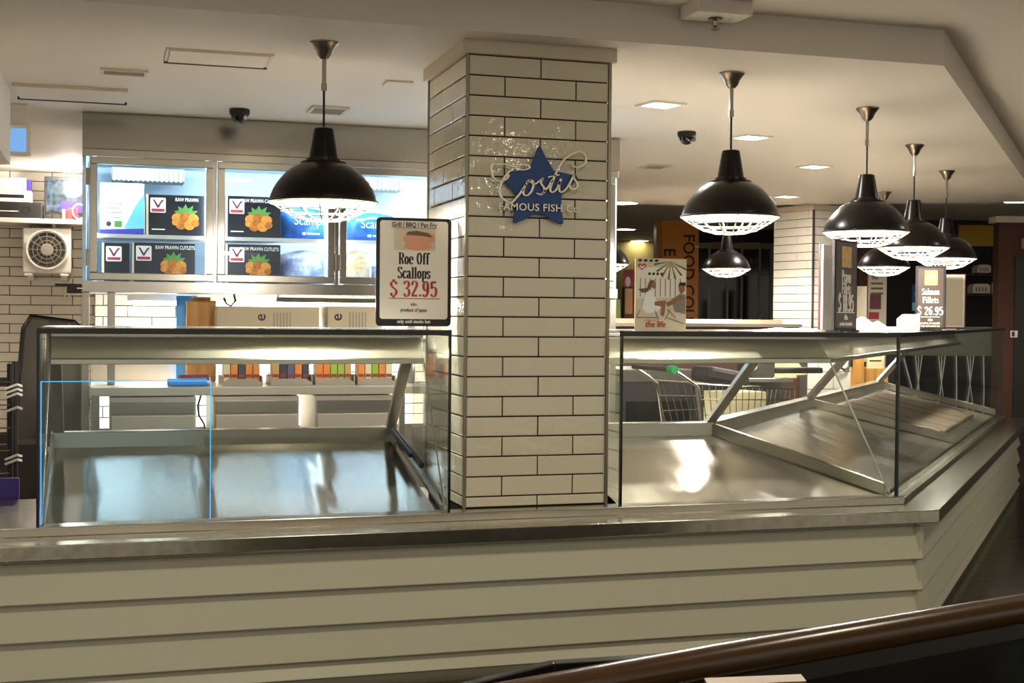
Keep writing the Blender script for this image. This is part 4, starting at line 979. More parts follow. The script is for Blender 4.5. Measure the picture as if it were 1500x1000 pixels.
o = MB().box(q.x - .2, p.x, 5.9, 5.93, 0.0, p.z).build('purple_board', 'purple_plastic', bevel=.003); tag(o, 'purple board standing on the floor at the left edge behind the counter', 'board')
p = onY(30, 640, 7.3)
o = MB().box(p.x - .5, p.x + .12, 7.3, 7.6, 0, .62).build('low_cupboard', 'dark_metal', bevel=.004); tag(o, 'low dark cupboard behind the wire rack at the left edge', 'cupboard')

# ================================================================== THINGS ON THE CASES
# price board: roe off scallops
r = thing('price_board', 'black-framed white price board for roe off scallops beside the pillar', 'sign', (0.995, 5.09, ZT), -0.02)
w, h = .300, .425
MB().xz(rrect(0, w, .012, h + .012, .016), 0, .010).build('frame', 'black_gloss', r)
decal(r, 'sheet', rrect(.014, w - .014, .040, h, .012), 'print_white', -.0008)
decal(r, 'photo', [(.07, h - .115), (w - .065, h - .115), (w - .065, h - .028), (.07, h - .028)], 'print_beige', -.0012)
for k, (a, b, q, t) in enumerate(((.15, .066, .045, .022), (.195, .06, .04, .024), (.165, .092, .055, .018))): decal(r, 'printed_scallop', ell(a, h - b - .006, q, t, 14), 'print_pink', -.0015 - k * .0003)
decal(r, 'printed_shell', [(.115, h - .055), (.125, h - .042), (.16, h - .038), (.205, h - .046), (.225, h - .064), (.18, h - .058)], 'print_brown', -.0026)
text(r, 'lettering', 'Grill / BBQ / Pan Fry', .026, w / 2, h - .016, 'print_black', -.0014, sx=.82, bold=.02)
decal(r, 'underline', [(.06, h - .028), (w - .06, h - .028), (w - .06, h - .0265), (.06, h - .0265)], 'print_black', -.0016)
fatface(r, 'Roe Off', .044, w / 2, h - .147, 'print_black', sx=.92); fatface(r, 'Scallops', .044, w / 2, h - .203, 'print_black', sx=.92)
fatface(r, '$ 32.95', .060, w / 2, h - .266, 'print_red', sx=1.05)
decal(r, 'underline', [(.05, h - .306), (w - .045, h - .306), (w - .045, h - .303), (.05, h - .303)], 'print_red', -.0014)
text(r, 'lettering', 'kilo', .017, w / 2, h - .328, 'print_red', -.0014, bold=.02); text(r, 'lettering', 'product of japan', .020, w / 2, h - .350, 'print_black', -.0014, bold=.02, sx=.8)
text(r, 'lettering', 'only until stocks last', .019, w / 2, .030, 'print_white', -.0014, bold=.02, sx=.85)
for x in (.06, .235): MB().box(x - .02, x + .02, -.03, .05, .0, .012).build('foot', 'glass_door', r)
# leaflet
r = thing('leaflet', 'upright printed leaflet of two people lounging, standing on the right case', 'leaflet', (2.046, 5.0, ZT), 0.0)
w, h = .226, .296
box('card', 'print_beige', 0, w, 0, .006, 0, h, r)
decal(r, 'printed_wall', [(.004, .13), (w - .004, .14), (w - .004, .26), (.004, .26)], 'print_white', -.0008)
for k in range(9): decal(r, 'printed_slat', [(.02 + k * .022, .14), (.024 + k * .022, .14), (.024 + k * .022, .215), (.02 + k * .022, .215)], 'print_grey', -.0012)
for k in range(4): decal(r, 'printed_window', [(.012 + k * .024, .282), (.026 + k * .024, .282), (.028 + k * .024, .292), (.014 + k * .024, .292)], 'print_black', -.0012); decal(r, 'printed_window', [(.055 + k * .018, .228), (.066 + k * .018, .228), (.068 + k * .018, .238), (.057 + k * .018, .238)], 'print_black', -.0012)
decal(r, 'printed_heart', [(.028, .247), (.010, .262), (.012, .272), (.020, .275), (.028, .268), (.036, .275), (.045, .272), (.046, .262)], 'print_red', -.0014); decal(r, 'printed_heart', [(.028, .252), (.016, .262), (.019, .268), (.028, .261), (.038, .268), (.040, .262)], 'print_white', -.0018)
for k in range(7):
    t = -.5 - k * .42; decal(r, 'printed_frond', [(.155, .285), (.155 + .075 * math.cos(t), .285 + .075 * math.sin(t)), (.155 + .075 * math.cos(t + .12), .285 + .075 * math.sin(t + .12))], 'print_olive', -.0014 - k * .0001)
decal(r, 'printed_dress', [(.03, .09), (.045, .155), (.065, .165), (.085, .14), (.115, .095), (.09, .075), (.05, .07)], 'box_white', -.0022)
decal(r, 'printed_hair', [(.012, .17), (.05, .175), (.062, .205), (.080, .208), (.088, .19), (.07, .18), (.055, .16), (.03, .155)], 'print_brown', -.0024)
decal(r, 'printed_face', ell(.080, .186, .010, .014), 'print_skin', -.0026)
decal(r, 'printed_legs', [(.085, .12), (.135, .125), (.13, .08), (.125, .06), (.112, .065), (.115, .10), (.085, .105)], 'print_skin', -.0026)
decal(r, 'printed_shirt', [(.16, .13), (.20, .155), (.222, .15), (.222, .07), (.175, .08)], 'print_grey', -.0022)
decal(r, 'printed_arm', [(.135, .115), (.20, .145), (.212, .135), (.145, .10)], 'print_skin', -.0026)
decal(r, 'printed_face', ell(.205, .175, .014, .02), 'print_skin', -.0024); decal(r, 'printed_hair', [(.188, .18), (.195, .2), (.222, .2), (.222, .185), (.2, .188)], 'print_black', -.0028)
for k, (a, b, c, d) in enumerate(((.02, .085, .005, .055), (.085, .085, .105, .045), (.005, .055, .10, .055), (.14, .09, .18, .055), (.155, .09, .13, .045), (.14, .055, .215, .03))):
    L = Vector((c - a, d - b)).normalized(); n = Vector((-L.y, L.x)) * .0012
    decal(r, 'printed_chair_leg', [(a + n.x, b + n.y), (c + n.x, d + n.y), (c - n.x, d - n.y), (a - n.x, b - n.y)], 'print_brown', -.003 - k * .0001)
text(r, 'lettering', 'the life', .034, .088, .026, 'print_red', -.0014, bold=.02, shear=.25, sx=.95); text(r, 'lettering', 'Choose', .020, .070, .044, 'print_pink', -.0014, shear=.25)
MB().box(.02, w - .02, .006, .07, 0, .004).build('foot', 'print_beige', r)

def price_stand(loc, rz, w, h, label, lines, mats='sign_brown'):
    r = thing('price_stand', label, 'sign', loc, rz)
    MB().box(0, w, 0, .016, 0.004, h).build('frame', 'black_matte', r, bevel=.003)
    decal(r, 'sheet', [(.014, .016), (w - .014, .016), (w - .014, h - .012), (.014, h - .012)], mats, -.0008)
    for x in (.04, w - .04): MB().box(x - .02, x + .02, -.02, .05, 0, .006).build('foot', 'black_matte', r)
    decal(r, 'photo', [(w * .3, h * .70), (w * .72, h * .70), (w * .72, h * .93), (w * .3, h * .93)], 'photo_gold', -.0012)
    for b, s, z, sx in lines:
        if s >= .035: fatface(r, b, s * .82, w / 2, h * z, 'print_white', sx=sx * 1.12)
        else: text(r, 'lettering', b, s, w / 2, h * z, 'print_white', -.0014, sx=sx, bold=.025, sz=1.15)
    decal(r, 'underline', [(.03, h * .20), (w - .03, h * .20), (w - .03, h * .21), (.03, h * .21)], 'print_white', -.0012)
    return r
a = onY(1222, 481, 5.32)
r = price_stand((a.x, 5.32, ZT), 0.66, .28, .42, 'tall dark price board turned edge-on before the far tiled pillar', [('Prawn', .07, .60, .7), ('Fillets', .06, .47, .8), ('$ 18.95', .095, .31, .75), ('kilo', .03, .15, 1), ('product of australia', .022, .08, .9)])
r = thing('price_stand', 'maroon-edged price board standing right behind the edge-on dark one', 'sign', (a.x - .018, 5.418, ZT), 0.66)
MB().box(0, .26, 0, .010, .004, .405).build('frame', 'maroon', r, bevel=.003); MB().box(.004, .25, -.012, -.001, .004, .40).build('sheet', 'print_white', r); MB().box(.10, .16, -.02, .04, 0, .005).build('foot', 'black_matte', r)
c = side(1.70, 0.17)
r = price_stand((c.x, c.y, ZT), -0.62, .160, .350, 'brown price board reading 26.95 at the far right of the case top', [('Salmon', .040, .60, .85), ('Fillets', .040, .47, .9), ('$ 26.95', .054, .30, .9), ('kilo', .018, .16, 1), ('product of australia', .016, .11, .8), ('only until stocks last', .015, .065, .8)])
c = side(1.93, 0.09)
r = thing('blank_board', 'white-framed blank board tilted beside the 26.95 price board', 'sign', (c.x, c.y, ZT), -0.35)
MB().box(0, .165, 0, .012, .006, .315).build('frame', 'maroon', r, bevel=.003); decal(r, 'sheet', [(.004, .016), (.158, .016), (.158, .310), (.004, .310)], 'print_white', -.0008); decal(r, 'inner_sheet', [(.014, .026), (.148, .026), (.148, .298), (.014, .298)], 'print_beige', -.0014); MB().box(.05, .11, -.02, .05, 0, .008).build('foot', 'print_white', r)
# white cloths and papers on the case top
def crumple(name, label, cat, c, sx, sy, hz, m, seed):
    rnd = random.Random(seed); n = 12; ph = [rnd.uniform(0, 6) for _ in range(6)]
    vs, fs = [], []
    for j in range(n + 1):
        for i in range(n + 1):
            u, v = i / n - .5, j / n - .5
            e = max(0, 1 - (2 * abs(u)) ** 4) * max(0, 1 - (2 * abs(v)) ** 4)
            z = hz * e * (.55 + .25 * math.sin(9 * u + ph[0] + 3 * v) + .2 * math.sin(13 * v + ph[1] - 5 * u))
            vs.append((u * sx * (1 + .1 * math.sin(7 * v + ph[2])), v * sy * (1 + .1 * math.sin(8 * u + ph[3])), max(z, 0.0015)))
    n1 = len(vs); vs += [(a_, b_, 0.0005) for a_, b_, _ in vs[:n1]]
    for j in range(n):
        for i in range(n):
            q = j * (n + 1) + i; fs.append((q, q + 1, q + n + 2, q + n + 1)); fs.append((n1 + q, n1 + q + n + 1, n1 + q + n + 2, n1 + q + 1))
    rim = [i for i in range(n + 1)] + [j * (n + 1) + n for j in range(1, n + 1)] + [n * (n + 1) + i for i in range(n - 1, -1, -1)] + [j * (n + 1) for j in range(n - 1, 0, -1)]
    for k in range(len(rim)): p_, q_ = rim[k], rim[(k + 1) % len(rim)]; fs.append((q_, p_, n1 + p_, n1 + q_))
    o = MB().add(vs, fs).build(name, m, None, True, loc=(c[0], c[1], ZT)); return tag(o, label, cat)
c = side(0.80, .30); crumple('white_cloth', 'white cloth spread on the case top right of the edge-on price board', 'cloth', (c.x, c.y), .34, .26, .045, 'cloth_white', 3)
c = side(1.18, .36); crumple('crumpled_bag', 'crumpled white plastic bag on the case top near the bend', 'bag', (c.x, c.y), .26, .22, .075, 'cloth_white', 5)
c = Vector((2.86, 5.25, 0)); crumple('paper_sheet', 'loose white papers lying on the case top left of the price boards', 'paper', (c.x, c.y), .30, .20, .015, 'cloth_white', 8)
c = side(1.52, .24)
r = thing('card_holder', 'small white card holder left of the 26.95 price board', 'card holder', (c.x, c.y, ZT), -.6); MB().xz([(0, 0), (.12, 0), (.12, .085), (.03, .085), (0, .06)], 0, .05).build('holder', 'white_plastic', r, bevel=.004); MB().box(.01, .11, -.001, 0, .008, .05).build('card', 'print_pink', r)

# ================================================================== BEHIND THE RIGHT CASE
# chest
a = onY(912, 560, 8.35); b = onY(1016, 560, 8.35)
r = thing('chest_freezer', 'low dark chest with a brushed grey top band behind the right case', 'chest', (a.x, 8.35, 0)); w = b.x - a.x
zt_ = onY(950, 541, 8.35).z; zm = onY(950, 560, 8.35).z
box('lid', 'gun_grey', 0, w, 0, .6, zm, zt_, r, bevel=.008); box('body', 'black_matte', .005, w - .005, .01, .6, .0, zm, r); box('front_panel', 'black_gloss', .03, w - .03, 0, .01, .1, zm - .13, r)
# shopping trolley
tr = thing('shopping_trolley', 'wire shopping trolley with green handle ends behind the right case', 'trolley', (0, 0, 0))
hA = onY(986, 541, 7.45)
tl = Vector((hA.x, 7.45, hA.z)); tdir = Vector((0.99, 0.14, 0)).normalized(); tn = Vector((-tdir.y, tdir.x, 0))
def TP(u, v, z): q = tl + tdir * u + tn * v; return Vector((q.x, q.y, z))
zh = hA.z
MB().tube([TP(0, 0, zh), TP(0, .48, zh)], .016, 10).build('handle', 'dark_metal', tr)
MB().tube([TP(-.005, -.03, zh), TP(-.005, .03, zh)], .026, 10).build('handle_end', 'green_plastic', tr)
bt0, bt1 = zh - .09, zh - .42
for v in (0, .48):
    MB().tube([TP(.0, v, zh), TP(.12, v, zh - .07), TP(.18, v, bt0 - .02), TP(.28, v, .30), TP(.28, v, .12)], .011, 8).build('frame_tube', 'chrome_wire', tr)
    MB().tube([TP(.16, v, bt0), TP(.95, v + (.05 if v == 0 else -.05), bt0 - .05)], .006, 6).build('top_rail', 'chrome_wire', tr)
m = MB()
for v, s in ((0, .05), (.48, -.05)):
    for k in range(16):
        t = k / 15; u = .16 + .79 * t
        m.tube([TP(u, v + s * t, bt0 - .05 * t), TP(.24 + .68 * t, v + s * t + (.04 if v == 0 else -.04), bt1 + .06 * t)], .0032, 5)
    for z in (.3, .6, 1.0): m.tube([TP(.16 + .08 * z, v + .04 * z * (1 if v == 0 else -1), bt0 + (bt1 - bt0) * z), TP(.95 - .03 * z, v + s, bt0 - .05 + (bt1 + .06 - bt0 + .05) * z)], .0035, 5)
for k in range(9):
    v = .04 + .05 * k; m.tube([TP(.24, v, bt1), TP(.92, v, bt1 + .06)], .003, 5); m.tube([TP(.95, v, bt0 - .05), TP(.92, v, bt1 + .06)], .003, 5)
m.build('basket', 'chrome_wire', tr)
for u in (.28, .9):
    for v in (.03, .45): MB().lathe([(0, -.015), (.06, -.015), (.06, .015), (0, .015)], 16).build('wheel', 'black_matte', tr, loc=TP(u, v, .0601), rot=(math.pi / 2, 0, math.atan2(tdir.y, tdir.x)))
MB().tube([TP(.28, .0, .13), TP(.95, .05, .13), TP(.95, .43, .13), TP(.28, .48, .13)], .010, 6, closed=True).build('chassis', 'chrome_wire', tr)
for u in (.9,):
    for v in (.05, .43): MB().tube([TP(u, v, .12), TP(.80, v, bt1 + .05)], .009, 6).build('support', 'chrome_wire', tr)
# flattened boxes in and behind the trolley
q = TP(.62, .24, bt1 + .065); o = MB().box(-.16, .16, -.12, .12, 0, .20).build('trolley_carton', 'cream_card', bevel=.004, loc=q, rot=(0, 0, math.atan2(tdir.y, tdir.x))); tag(o, 'pale carton riding in the wire shopping trolley', 'carton')
q = TP(.5, .24, bt1 + .31); o = MB().box(-.18, .18, -.10, .10, 0, .10).build('black_sack', 'black_matte', bevel=.03, loc=q, rot=(0, .15, math.atan2(tdir.y, tdir.x) + .2)); tag(o, 'black folded sack on top of the trolley load', 'sack')
# second, folded trolley / scales unit of dark metal with round knobs
bk0 = side(3.0, 1.60)
db = thing('dark_bench', 'long dark work bench behind the bend of the right case', 'bench', (bk0.x, bk0.y, 0), BEND)
box('top', 'dark_metal', 0, 1.95, 0, .48, .84, .87, db, bevel=.004); box('cupboard', 'black_matte', .02, 1.93, .03, .46, .1, .84, db)
box('plinth', 'white_plastic', .04, 1.91, .05, .44, 0, .1, db)
c = side(3.1, 1.50)
r = thing('slicing_machine', 'grey metal slicing machine with two round knobs behind the bend of the case', 'machine', (c.x, c.y, .8705), -.1)
MB().box(-.02, .36, -.02, .20, 0, .03).build('deck', 'brushed', r, bevel=.004)
MB().box(.02, .24, .0, .18, .03, .22).build('housing', 'gun_grey', r, bevel=.02); MB().box(.24, .60, .02, .14, .06, .10).build('arm', 'dark_metal', r, bevel=.01)
for x, z in ((.06, .11), (.20, .17)): MB().lathe([(0, .05), (.026, .045), (.028, .01), (.02, 0)], 16).build('knob', 'white_plastic', r, True, loc=(x, .0, z), rot=(math.pi / 2, 0, 0)); MB().lathe([(0, .0), (.03, .004), (.03, .02), (.0, .02)], 16).build('knob_ring', 'black_matte', r, loc=(x, .0, z + .035), rot=(math.pi / 2, 0, 0))
for k, lab in enumerate(('sloping plywood panel on the dark bench behind the bend', 'second sloping plywood panel further along the dark bench')):
    c = side(3.75 + .6 * k, 1.42); o = MB().box(-.22, .22, 0, .02, 0, .20).build('plywood_panel', 'ply', loc=(c.x, c.y, .875), rot=(-.7, 0, BEND - .5 + .3 * k)); tag(o, lab, 'panel')
p = onY(1222, 555, 10.0)
wb = thing('tiled_dwarf_wall', 'low white tiled wall seen through the glass below the canopy', 'wall', (0, 0, 0)); bx = p.x
box('core', 'grout_wall', bx - .25, bx + .17, 10.02, 10.15, 0, 1.16, wb); tile_face(wb, (bx - .25, 10.02, 0), (1, 0, 0), .42, .60, 1.16, .30, .15, 'tile_wall', phase=.05)
pts = [onY(x, y, 9.98) for x, y in ((1226, 523), (1230, 536), (1238, 542), (1246, 536), (1247, 523))]
o = MB().tube(catmull3 if False else [(p_.x, 9.99, p_.z) for p_ in pts], .010, 6).build('cable_loop', 'black_matte'); tag(o, 'black cable loop hanging on the low white tiled wall', 'cable')
p = onY(1254, 560, 10.2)
o = MB().box(p.x, p.x + .08, 10.2, 10.26, 0, 1.15).build('timber_post', 'wood', bevel=.004); tag(o, 'orange-brown timber post beside the low tiled wall', 'post')
p = onY(1272, 560, 10.2)
r = thing('notice_board', 'pale green notice board leaning below the canopy by the timber post', 'notice board', (p.x, 10.22, .88)); box('board', 'cream_card', 0, .17, 0, .02, 0, .26, r)
for k in range(4): decal(r, 'text_line', [(.02, .06 + k * .045), (.14, .06 + k * .045), (.14, .072 + k * .045), (.02, .072 + k * .045)], 'print_black', -.001)
o = MB().box(p.x - .02, p.x + .2, 10.2, 10.5, 0, .88).build('timber_stand', 'wood', bevel=.004); tag(o, 'low timber stand under the pale green notice board', 'stand')

# far counter across the island
fc = thing('far_counter', 'distant steel-topped counter across the shop behind the right case', 'counter')
A = onZ(905, 474, 1.27); 
d0 = atD(880, 470, 11.0); d1 = atD(1175, 470, 11.9)
def wallbox(a, b, th, z0, z1, name, m, parent, off=0.0, bevel=0):
    u = Vector((b.x - a.x, b.y - a.y, 0)); L = u.length; rz = math.atan2(u.y, u.x)
    n = Vector((-u.y, u.x, 0)).normalized()
    return MB().box(0, L, 0, th, z0, z1).build(name, m, parent, bevel=bevel, loc=(a.x + n.x * off, a.y + n.y * off, 0), rot=(0, 0, rz))
wallbox(d0, d1, .8, 1.235, 1.262, 'top', 'steel_bright', fc); wallbox(d0, d1, .5, 1.262, 1.30, 'upstand', 'beige_panel', fc, .3)
wallbox(d0, d1, .75, 0.0, 1.235, 'front_panel', 'brown_wall', fc, .04)
p = d0.lerp(d1, .62); o = MB().box(-.30, .25, 0, .2, 0, .035).build('paper_stack', 'cloth_white', loc=(p.x - .2, p.y - .0, 1.263), rot=(0, 0, .1), bevel=.003); tag(o, 'bright white stack of paper on the far counter by the orange column', 'paper')

# ================================================================== FAR BACKGROUND
fp = thing('far_pillar', 'distant white brick-tiled pillar behind the right case lamps', 'pillar')
ang = math.radians(13)
cF = atD(1190, 470, 12.3); ux = Vector((math.cos(ang), math.sin(ang), 0)); uy = Vector((-math.sin(ang), math.cos(ang), 0))
base = MB().box(0.006, .45, .006, .55, 0, ZC - .05).build('core', 'grout_wall', fp, loc=(cF.x, cF.y, 0), rot=(0, 0, ang))
tile_face(fp, (cF.x + uy.x * .006, cF.y + uy.y * .006, 0), ux, .45, .95, ZC - .05, .30, .078, 'tile_wall', phase=.05, tilt=.006)
o3 = cF + uy * .55 + ux * .006; tile_face(fp, (o3.x, o3.y, 0), -uy, .55, .95, ZC - .05, .30, .078, 'tile_wall', phase=.12, tilt=.006)
MB().box(-.02, .47, -.02, .57, ZC - .05, ZC - .001).build('cap', 'plaster_grey', fp, loc=(cF.x, cF.y, 0), rot=(0, 0, ang))
MB().box(-.012, .004, -.012, .004, 0, ZC - .05).build('corner_trim', 'gun_grey', fp, loc=(cF.x, cF.y, 0), rot=(0, 0, ang))

# orange column with vertical lettering
oc = thing('orange_column', 'orange column with vertical dark lettering in the hall behind the leaflet', 'column')
a = atD(969, 400, 16.5); b = atD(1023, 400, 16.5)
oc.location = (a.x, a.y, 0); oc.rotation_euler = (0, 0, -YAW)
w = (b - a).length
MB().box(0, w, 0, .4, 0, ZO).build('shaft', 'orange_wall', oc); MB().box(-.06, 0, .08, .4, 0, ZO).build('side_strip', 'tan_card', oc)
text(oc, 'lettering', 'FOOD COURT', .20, w * .72, 1.70, 'brown_wall', -.004, rot=-math.pi / 2, bold=.02, depth=.002)
text(oc, 'lettering', 'E', .20, w * .20, 2.13, 'brown_wall', -.004, rot=-math.pi / 2, bold=.02, depth=.002)
MB().box(w * .82, w * 1.0, -.004, 0, 2.19, 2.21).build('light_strip', 'print_white', oc)
# dark shopfront
a = atD(1022, 460, 18.0); b = atD(1265, 460, 18.0)
sf = thing('dark_shopfront', 'dark glazed shopfront with pale mullions beyond the far counter', 'shopfront'); sf.location = (a.x, a.y, 0); sf.rotation_euler = (0, 0, -YAW)
w = (b - a).length; k_ = 18.0 / F
def zpx(py): return H + (466 - py) * k_
MB().box(0, w, .05, .12, 0, ZO).build('backing', 'dark_wall', sf); MB().box(0, w, .035, .05, .3, zpx(362)).build('glazing', 'shop_glass', sf)
MB().box(0, w, 0, .05, zpx(363), zpx(355)).build('head_rail', 'mullion', sf); MB().box(0, w, .01, .05, zpx(402), zpx(399)).build('transom', 'mullion', sf); MB().box(0, w, .01, .05, 0, .3).build('sill', 'mullion', sf)
for px, tw_ in ((1037, 3), (1064, 3), (1085, 3), (1111, 3), (1127, 8), (1160, 3), (1190, 3)):
    x = (px - 1022) * k_; MB().box(x, x + tw_ * k_, .005, .05, .3, zpx(362)).build('mullion', 'mullion', sf)
for px0, px1 in ((1040, 1056), (1085, 1112)): MB().box((px0 - 1022) * k_, (px1 - 1022) * k_, -.01, .0, zpx(364), zpx(354)).build('sign_panel', 'print_grey', sf)
text(sf, 'lettering', 'tion', .16, (1101 - 1022) * k_, zpx(379), 'print_brown', .03, depth=.002)
# pink / green things to the left of the leaflet in the hall
def far_box(px0, px1, py0, py1, D, m, name, label, cat, th=.1, z0=None, th2=None):
    a = atD(px0, py1, D); b = atD(px1, py0, D)
    r = thing(name, label, cat, (a.x, a.y, 0), -YAW); u = Vector((b.x - a.x, b.y - a.y, 0)).length
    MB().box(0, u, 0, th, a.z if z0 is None else z0, b.z).build('body', m, r, bevel=.004); return r, u, a.z, b.z
r, u, z0, z1 = far_box(913, 930, 395, 422, 15.5, 'print_red', 'pink_poster', 'pink shop poster in the hall just right of the tiled pillar', 'poster', .03, z0=1.0); MB().box(u * .4, u * .6, .005, .025, 0, 1.0).build('post', 'dark_metal', r); decal(r, 'white_mark', ell(u * .4, z1 - .14, .03, .06), 'print_white', -.002)
r, u, z0, z1 = far_box(914, 928, 420, 462, 15.0, 'brown_wall', 'brown_cabinet', 'small brown cabinet in the hall between pillar and leaflet', 'cabinet', .3, z0=0); MB().box(.01, u - .01, -.012, 0, z0 + .02, z1 - .02).build('door', 'wood', r)
far_box(897, 909, 438, 470, 13.5, 'print_olive', 'green_bin', 'olive green bin beside the right edge of the pillar in the hall', 'bin', .3, z0=0)
# right of the far pillar
r, u, z0, z1 = far_box(1256, 1276, 350, 470, 14.2, 'brown_wall', 'brown_column', 'red-brown column right of the far tiled pillar', 'column', .3, z0=0)
MB().box(-.01, u + .01, -.01, .31, z1, z1 + .06).build('capital', 'brown_wall', r)
r, u, z0, z1 = far_box(1271, 1299, 398, 470, 13.4, 'print_beige', 'hall_poster', 'beige poster with a dark picture beneath the distant pendant lamp', 'poster', .03, z0=.8)
for k in range(3): decal(r, 'text_line', [(u * .15, z1 - .13 - k * .05), (u * .8, z1 - .13 - k * .05), (u * .8, z1 - .11 - k * .05), (u * .15, z1 - .11 - k * .05)], 'print_brown', -.002)
MB().box(u * .4, u * .6, .005, .025, 0, .8).build('post', 'dark_metal', r); decal(r, 'picture', [(u * .1, z1 - .38), (u * .7, z1 - .38), (u * .7, z1 - .23), (u * .1, z1 - .23)], 'maroon', -.002); decal(r, 'picture', [(u * .05, z1 - .48), (u * .6, z1 - .48), (u * .6, z1 - .41), (u * .05, z1 - .41)], 'print_red', -.002); text(r, 'lettering', 'Sky', .05, u * .35, z1 - .06, 'print_black', -.003, bold=.02)
r, u, z0, z1 = far_box(1255, 1270, 419, 466, 12.8, 'cream_card', 'menu_board', 'narrow pale menu board by the far pillar', 'menu board', .03, z0=.9); MB().box(u * .4, u * .6, .005, .025, 0, .9).build('post', 'dark_metal', r); MB().box(.008, u - .008, -.003, 0, z1 - .40, z1 - .02).build('sheet', 'print_beige', r)
r, u, z0, z1 = far_box(1336, 1353, 417, 455, 14.5, 'star_blue', 'blue_sign', 'small blue sign left of the 26.95 price board', 'sign', .03); text(r, 'lettering', 'CO', .06, u * .55, (z0 + z1) / 2 + .04, 'print_white', -.002); decal(r, 'pale_panel', [(0, z0), (u, z0), (u, z0 + .09), (0, z0 + .09)], 'print_teal', -.002)
MB().box(u * .4, u * .6, .0, .03, 0, z0).build('post', 'dark_metal', r)
for k, (q0, q1, q2, q3, lab) in enumerate(((1432, 1452, 388, 400, 'pale appliance on the upper dark shelf at the right'), (1425, 1451, 416, 430, 'pale appliance on the lower dark shelf at the right'), (1457, 1462, 410, 431, 'white bottle on the dark shelf beside the lower appliance'))):
    a = atD(q0, q3, 15.6); b = atD(q1, q2, 15.6); r = thing('shelf_appliance' if k < 2 else 'white_bottle', lab, 'appliance' if k < 2 else 'bottle', (a.x, a.y, a.z + .004), -YAW); u = Vector((b.x - a.x, b.y - a.y, 0)).length; hh = b.z - a.z
    if k < 2:
        MB().xz([(0, 0), (u, 0), (u, hh * .8), (u * .85, hh), (.03, hh), (0, hh * .7)], 0, .2).build('body', 'print_beige', r, bevel=.006)
        for j in range(4): decal(r, 'button_row', [(u * (.15 + .18 * j), hh * .2), (u * (.25 + .18 * j), hh * .2), (u * (.25 + .18 * j), hh * .65), (u * (.15 + .18 * j), hh * .65)], 'print_grey', -.001)
    else: MB().lathe([(0, 0), (u * .5, 0), (u * .5, hh * .75), (u * .2, hh * .85), (u * .2, hh), (0, hh)], 12, (u / 2, .1, 0)).build('body', 'print_white', r, True)
wsh = thing('dark_shelf_unit', 'dark wall shelving behind the framed boards at the right', 'shelving')
for py in (400.3, 430.3):
    a = atD(1415, py, 15.55); b = atD(1466, py, 15.55); wallbox(a, b, .4, a.z - .03, a.z, 'shelf', 'black_matte', wsh)
# yellow wall patch, dark door frame, switch
a = atD(1405, 360, 15.2); b = atD(1461, 330, 15.2)
yb = MB().box(0, Vector((b.x - a.x, b.y - a.y, 0)).length, 0, .05, a.z, b.z).build('yellow_panel', 'yellow_wall', loc=(a.x, a.y, 0), rot=(0, 0, -YAW)); tag(yb, 'mustard yellow wall panel high on the dark wall at the right', 'wall panel')
a = atD(1463, 360, 13.0)
df = struct(MB().box(0, 2.5, 0, .15, 0, ZO - .25).build('door_1', 'brown_wall', loc=(a.x, a.y, 0), rot=(0, 0, -YAW)))
MB().box(.16, 2.4, -.02, 0, 0, 1.95).build('opening', 'black_gloss', df); MB().box(-.05, 2.5, -.06, .15, ZO - .25, ZO - .19).build('lintel', 'plaster_grey', df); MB().box(.22, .5, -.03, 0, 2.02, 2.12).build('sign_panel', 'print_grey', df)
a = atD(1481, 494, 12.8)
o = MB().box(0, .065, 0, .02, 0, .065).build('switch_plate', 'white_plastic', loc=(a.x, a.y, a.z), rot=(0, 0, -YAW), bevel=.003); tag(o, 'small white switch plate on the dark door frame at the right', 'switch'); MB().box(.006, .034, -.002, 0, .008, .057).build('rocker', 'dark_card', o)

# solid table put in for a reflection in the right case's side glass
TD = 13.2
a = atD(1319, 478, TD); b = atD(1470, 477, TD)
bt2 = thing('reflected_table', 'solid stand-in for a table reflected in the side glass, grey-green apron and thin crossed wire legs', 'table', (a.x, a.y, 0), -YAW)
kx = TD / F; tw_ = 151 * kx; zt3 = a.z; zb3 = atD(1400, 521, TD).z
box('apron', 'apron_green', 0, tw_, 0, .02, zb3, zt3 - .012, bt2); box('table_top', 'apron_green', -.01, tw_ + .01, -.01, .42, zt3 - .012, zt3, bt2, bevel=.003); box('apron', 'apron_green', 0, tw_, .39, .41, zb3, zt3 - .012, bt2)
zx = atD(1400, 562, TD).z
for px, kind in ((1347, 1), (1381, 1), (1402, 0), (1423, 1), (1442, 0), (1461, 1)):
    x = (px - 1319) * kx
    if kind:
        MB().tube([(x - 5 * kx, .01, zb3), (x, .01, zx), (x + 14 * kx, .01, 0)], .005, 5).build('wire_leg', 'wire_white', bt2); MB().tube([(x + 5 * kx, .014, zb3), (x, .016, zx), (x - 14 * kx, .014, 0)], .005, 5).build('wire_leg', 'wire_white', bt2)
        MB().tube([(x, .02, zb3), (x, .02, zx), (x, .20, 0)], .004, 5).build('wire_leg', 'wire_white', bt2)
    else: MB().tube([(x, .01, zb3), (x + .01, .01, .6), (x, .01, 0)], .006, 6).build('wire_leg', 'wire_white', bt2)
MB().tube([(5 * kx, .01, zb3), (44 * kx, .01, 0)], .007, 5).build('brace', 'wire_white', bt2)

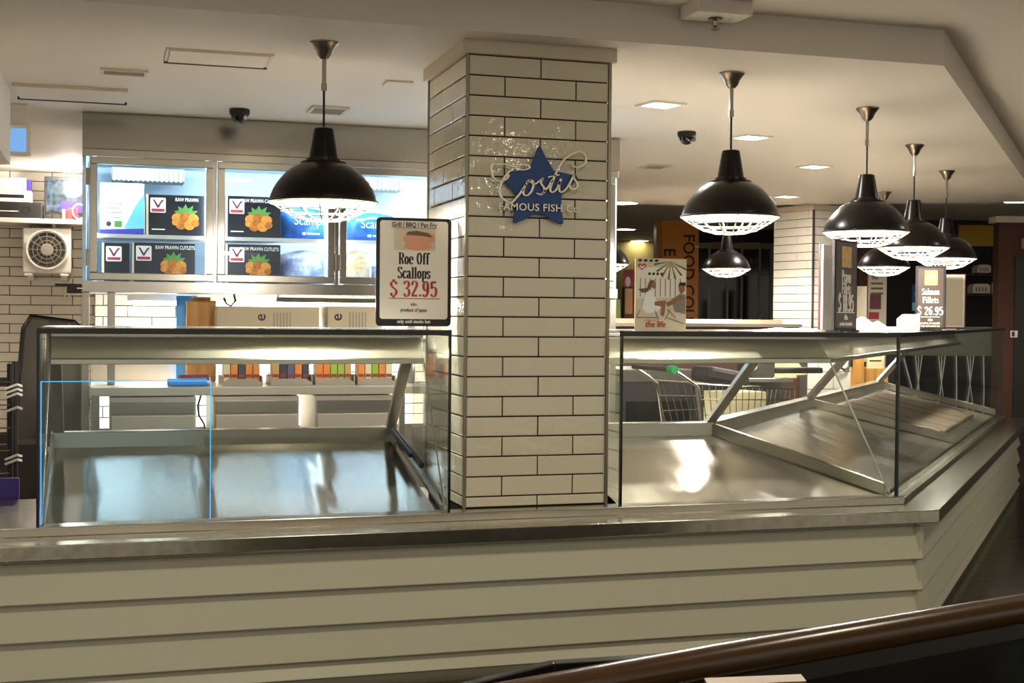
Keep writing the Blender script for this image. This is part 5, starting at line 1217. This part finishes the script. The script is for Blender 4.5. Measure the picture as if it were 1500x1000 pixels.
# ================================================================== ESCALATOR HANDRAIL IN FRONT
hr = thing('escalator_balustrade', 'glossy brown escalator handrail with dark glass balustrade across the lower right', 'handrail')
rad = .036
def hp(px, py, D): return atD(px, py, D)
A = hp(600, 1053, 2.35); B = hp(1045, 969, 2.75); Cc = hp(1290, 927, 3.0); Dd = hp(1520, 887, 3.35); E_ = hp(1750, 847, 3.7)
P5 = [A, B, Cc, Dd, E_]
MB().tube(P5, rad, 20).build('handrail', 'handrail', hr, True)
rows = [[p - Vector((0, 0, rad * .6)) + _d * .012, p - Vector((0, 0, rad * .6)) - _d * .012, p - Vector((0, 0, rad + .035)) - _d * .012, p - Vector((0, 0, rad + .035)) + _d * .012] for p in P5]
MB().sweep(rows).build('rail_track', 'rail_black', hr)
rows = [[p - Vector((0, 0, rad + .03)) + _d * .005, p - Vector((0, 0, rad + .03)) - _d * .005, Vector((p.x, p.y, 0.15)) - _d * .005, Vector((p.x, p.y, 0.15)) + _d * .005] for p in P5]
MB().sweep(rows).build('glass_panel', 'glass_dark', hr)
rows = [[Vector((p.x, p.y, 0.0)) + _d * .08, Vector((p.x, p.y, 0.0)) - _d * .06, Vector((p.x, p.y, .15)) - _d * .06, Vector((p.x, p.y, .15)) + _d * .08] for p in P5]
MB().sweep(rows).build('skirting', 'rail_black', hr)
# low dark kerb plate between rail and counter
q0 = atD(1035, 999, 2.5); q1 = atD(1178, 993, 2.62)
MB().sweep([[Vector((q.x, q.y, q.z)) - _d * .02, Vector((q.x, q.y, q.z)) + _d * .03, Vector((q.x, q.y, q.z - .06)) + _d * .03, Vector((q.x, q.y, q.z - .06)) - _d * .02] for q in (q0, q1)]).build('brass_strip', 'brass', hr)
kb = thing('floor_kerb', 'low dark metal kerb plate on the floor between the handrail and the counter', 'kerb')
k0, k1, k2 = atD(640, 1008, 3.9), atD(806, 966, 4.0), atD(1090, 948, 4.15)
for a, b in ((k0, k1), (k1, k2)):
    n = Vector((b.y - a.y, -(b.x - a.x), 0)).normalized() * .04
    MB().sweep([[Vector((p.x, p.y, 0)), Vector((p.x, p.y, p.z)), Vector((p.x, p.y, p.z)) + n, Vector((p.x, p.y, 0)) + n] for p in (a, b)]).build('plate', 'rail_black', kb, bevel=.004)
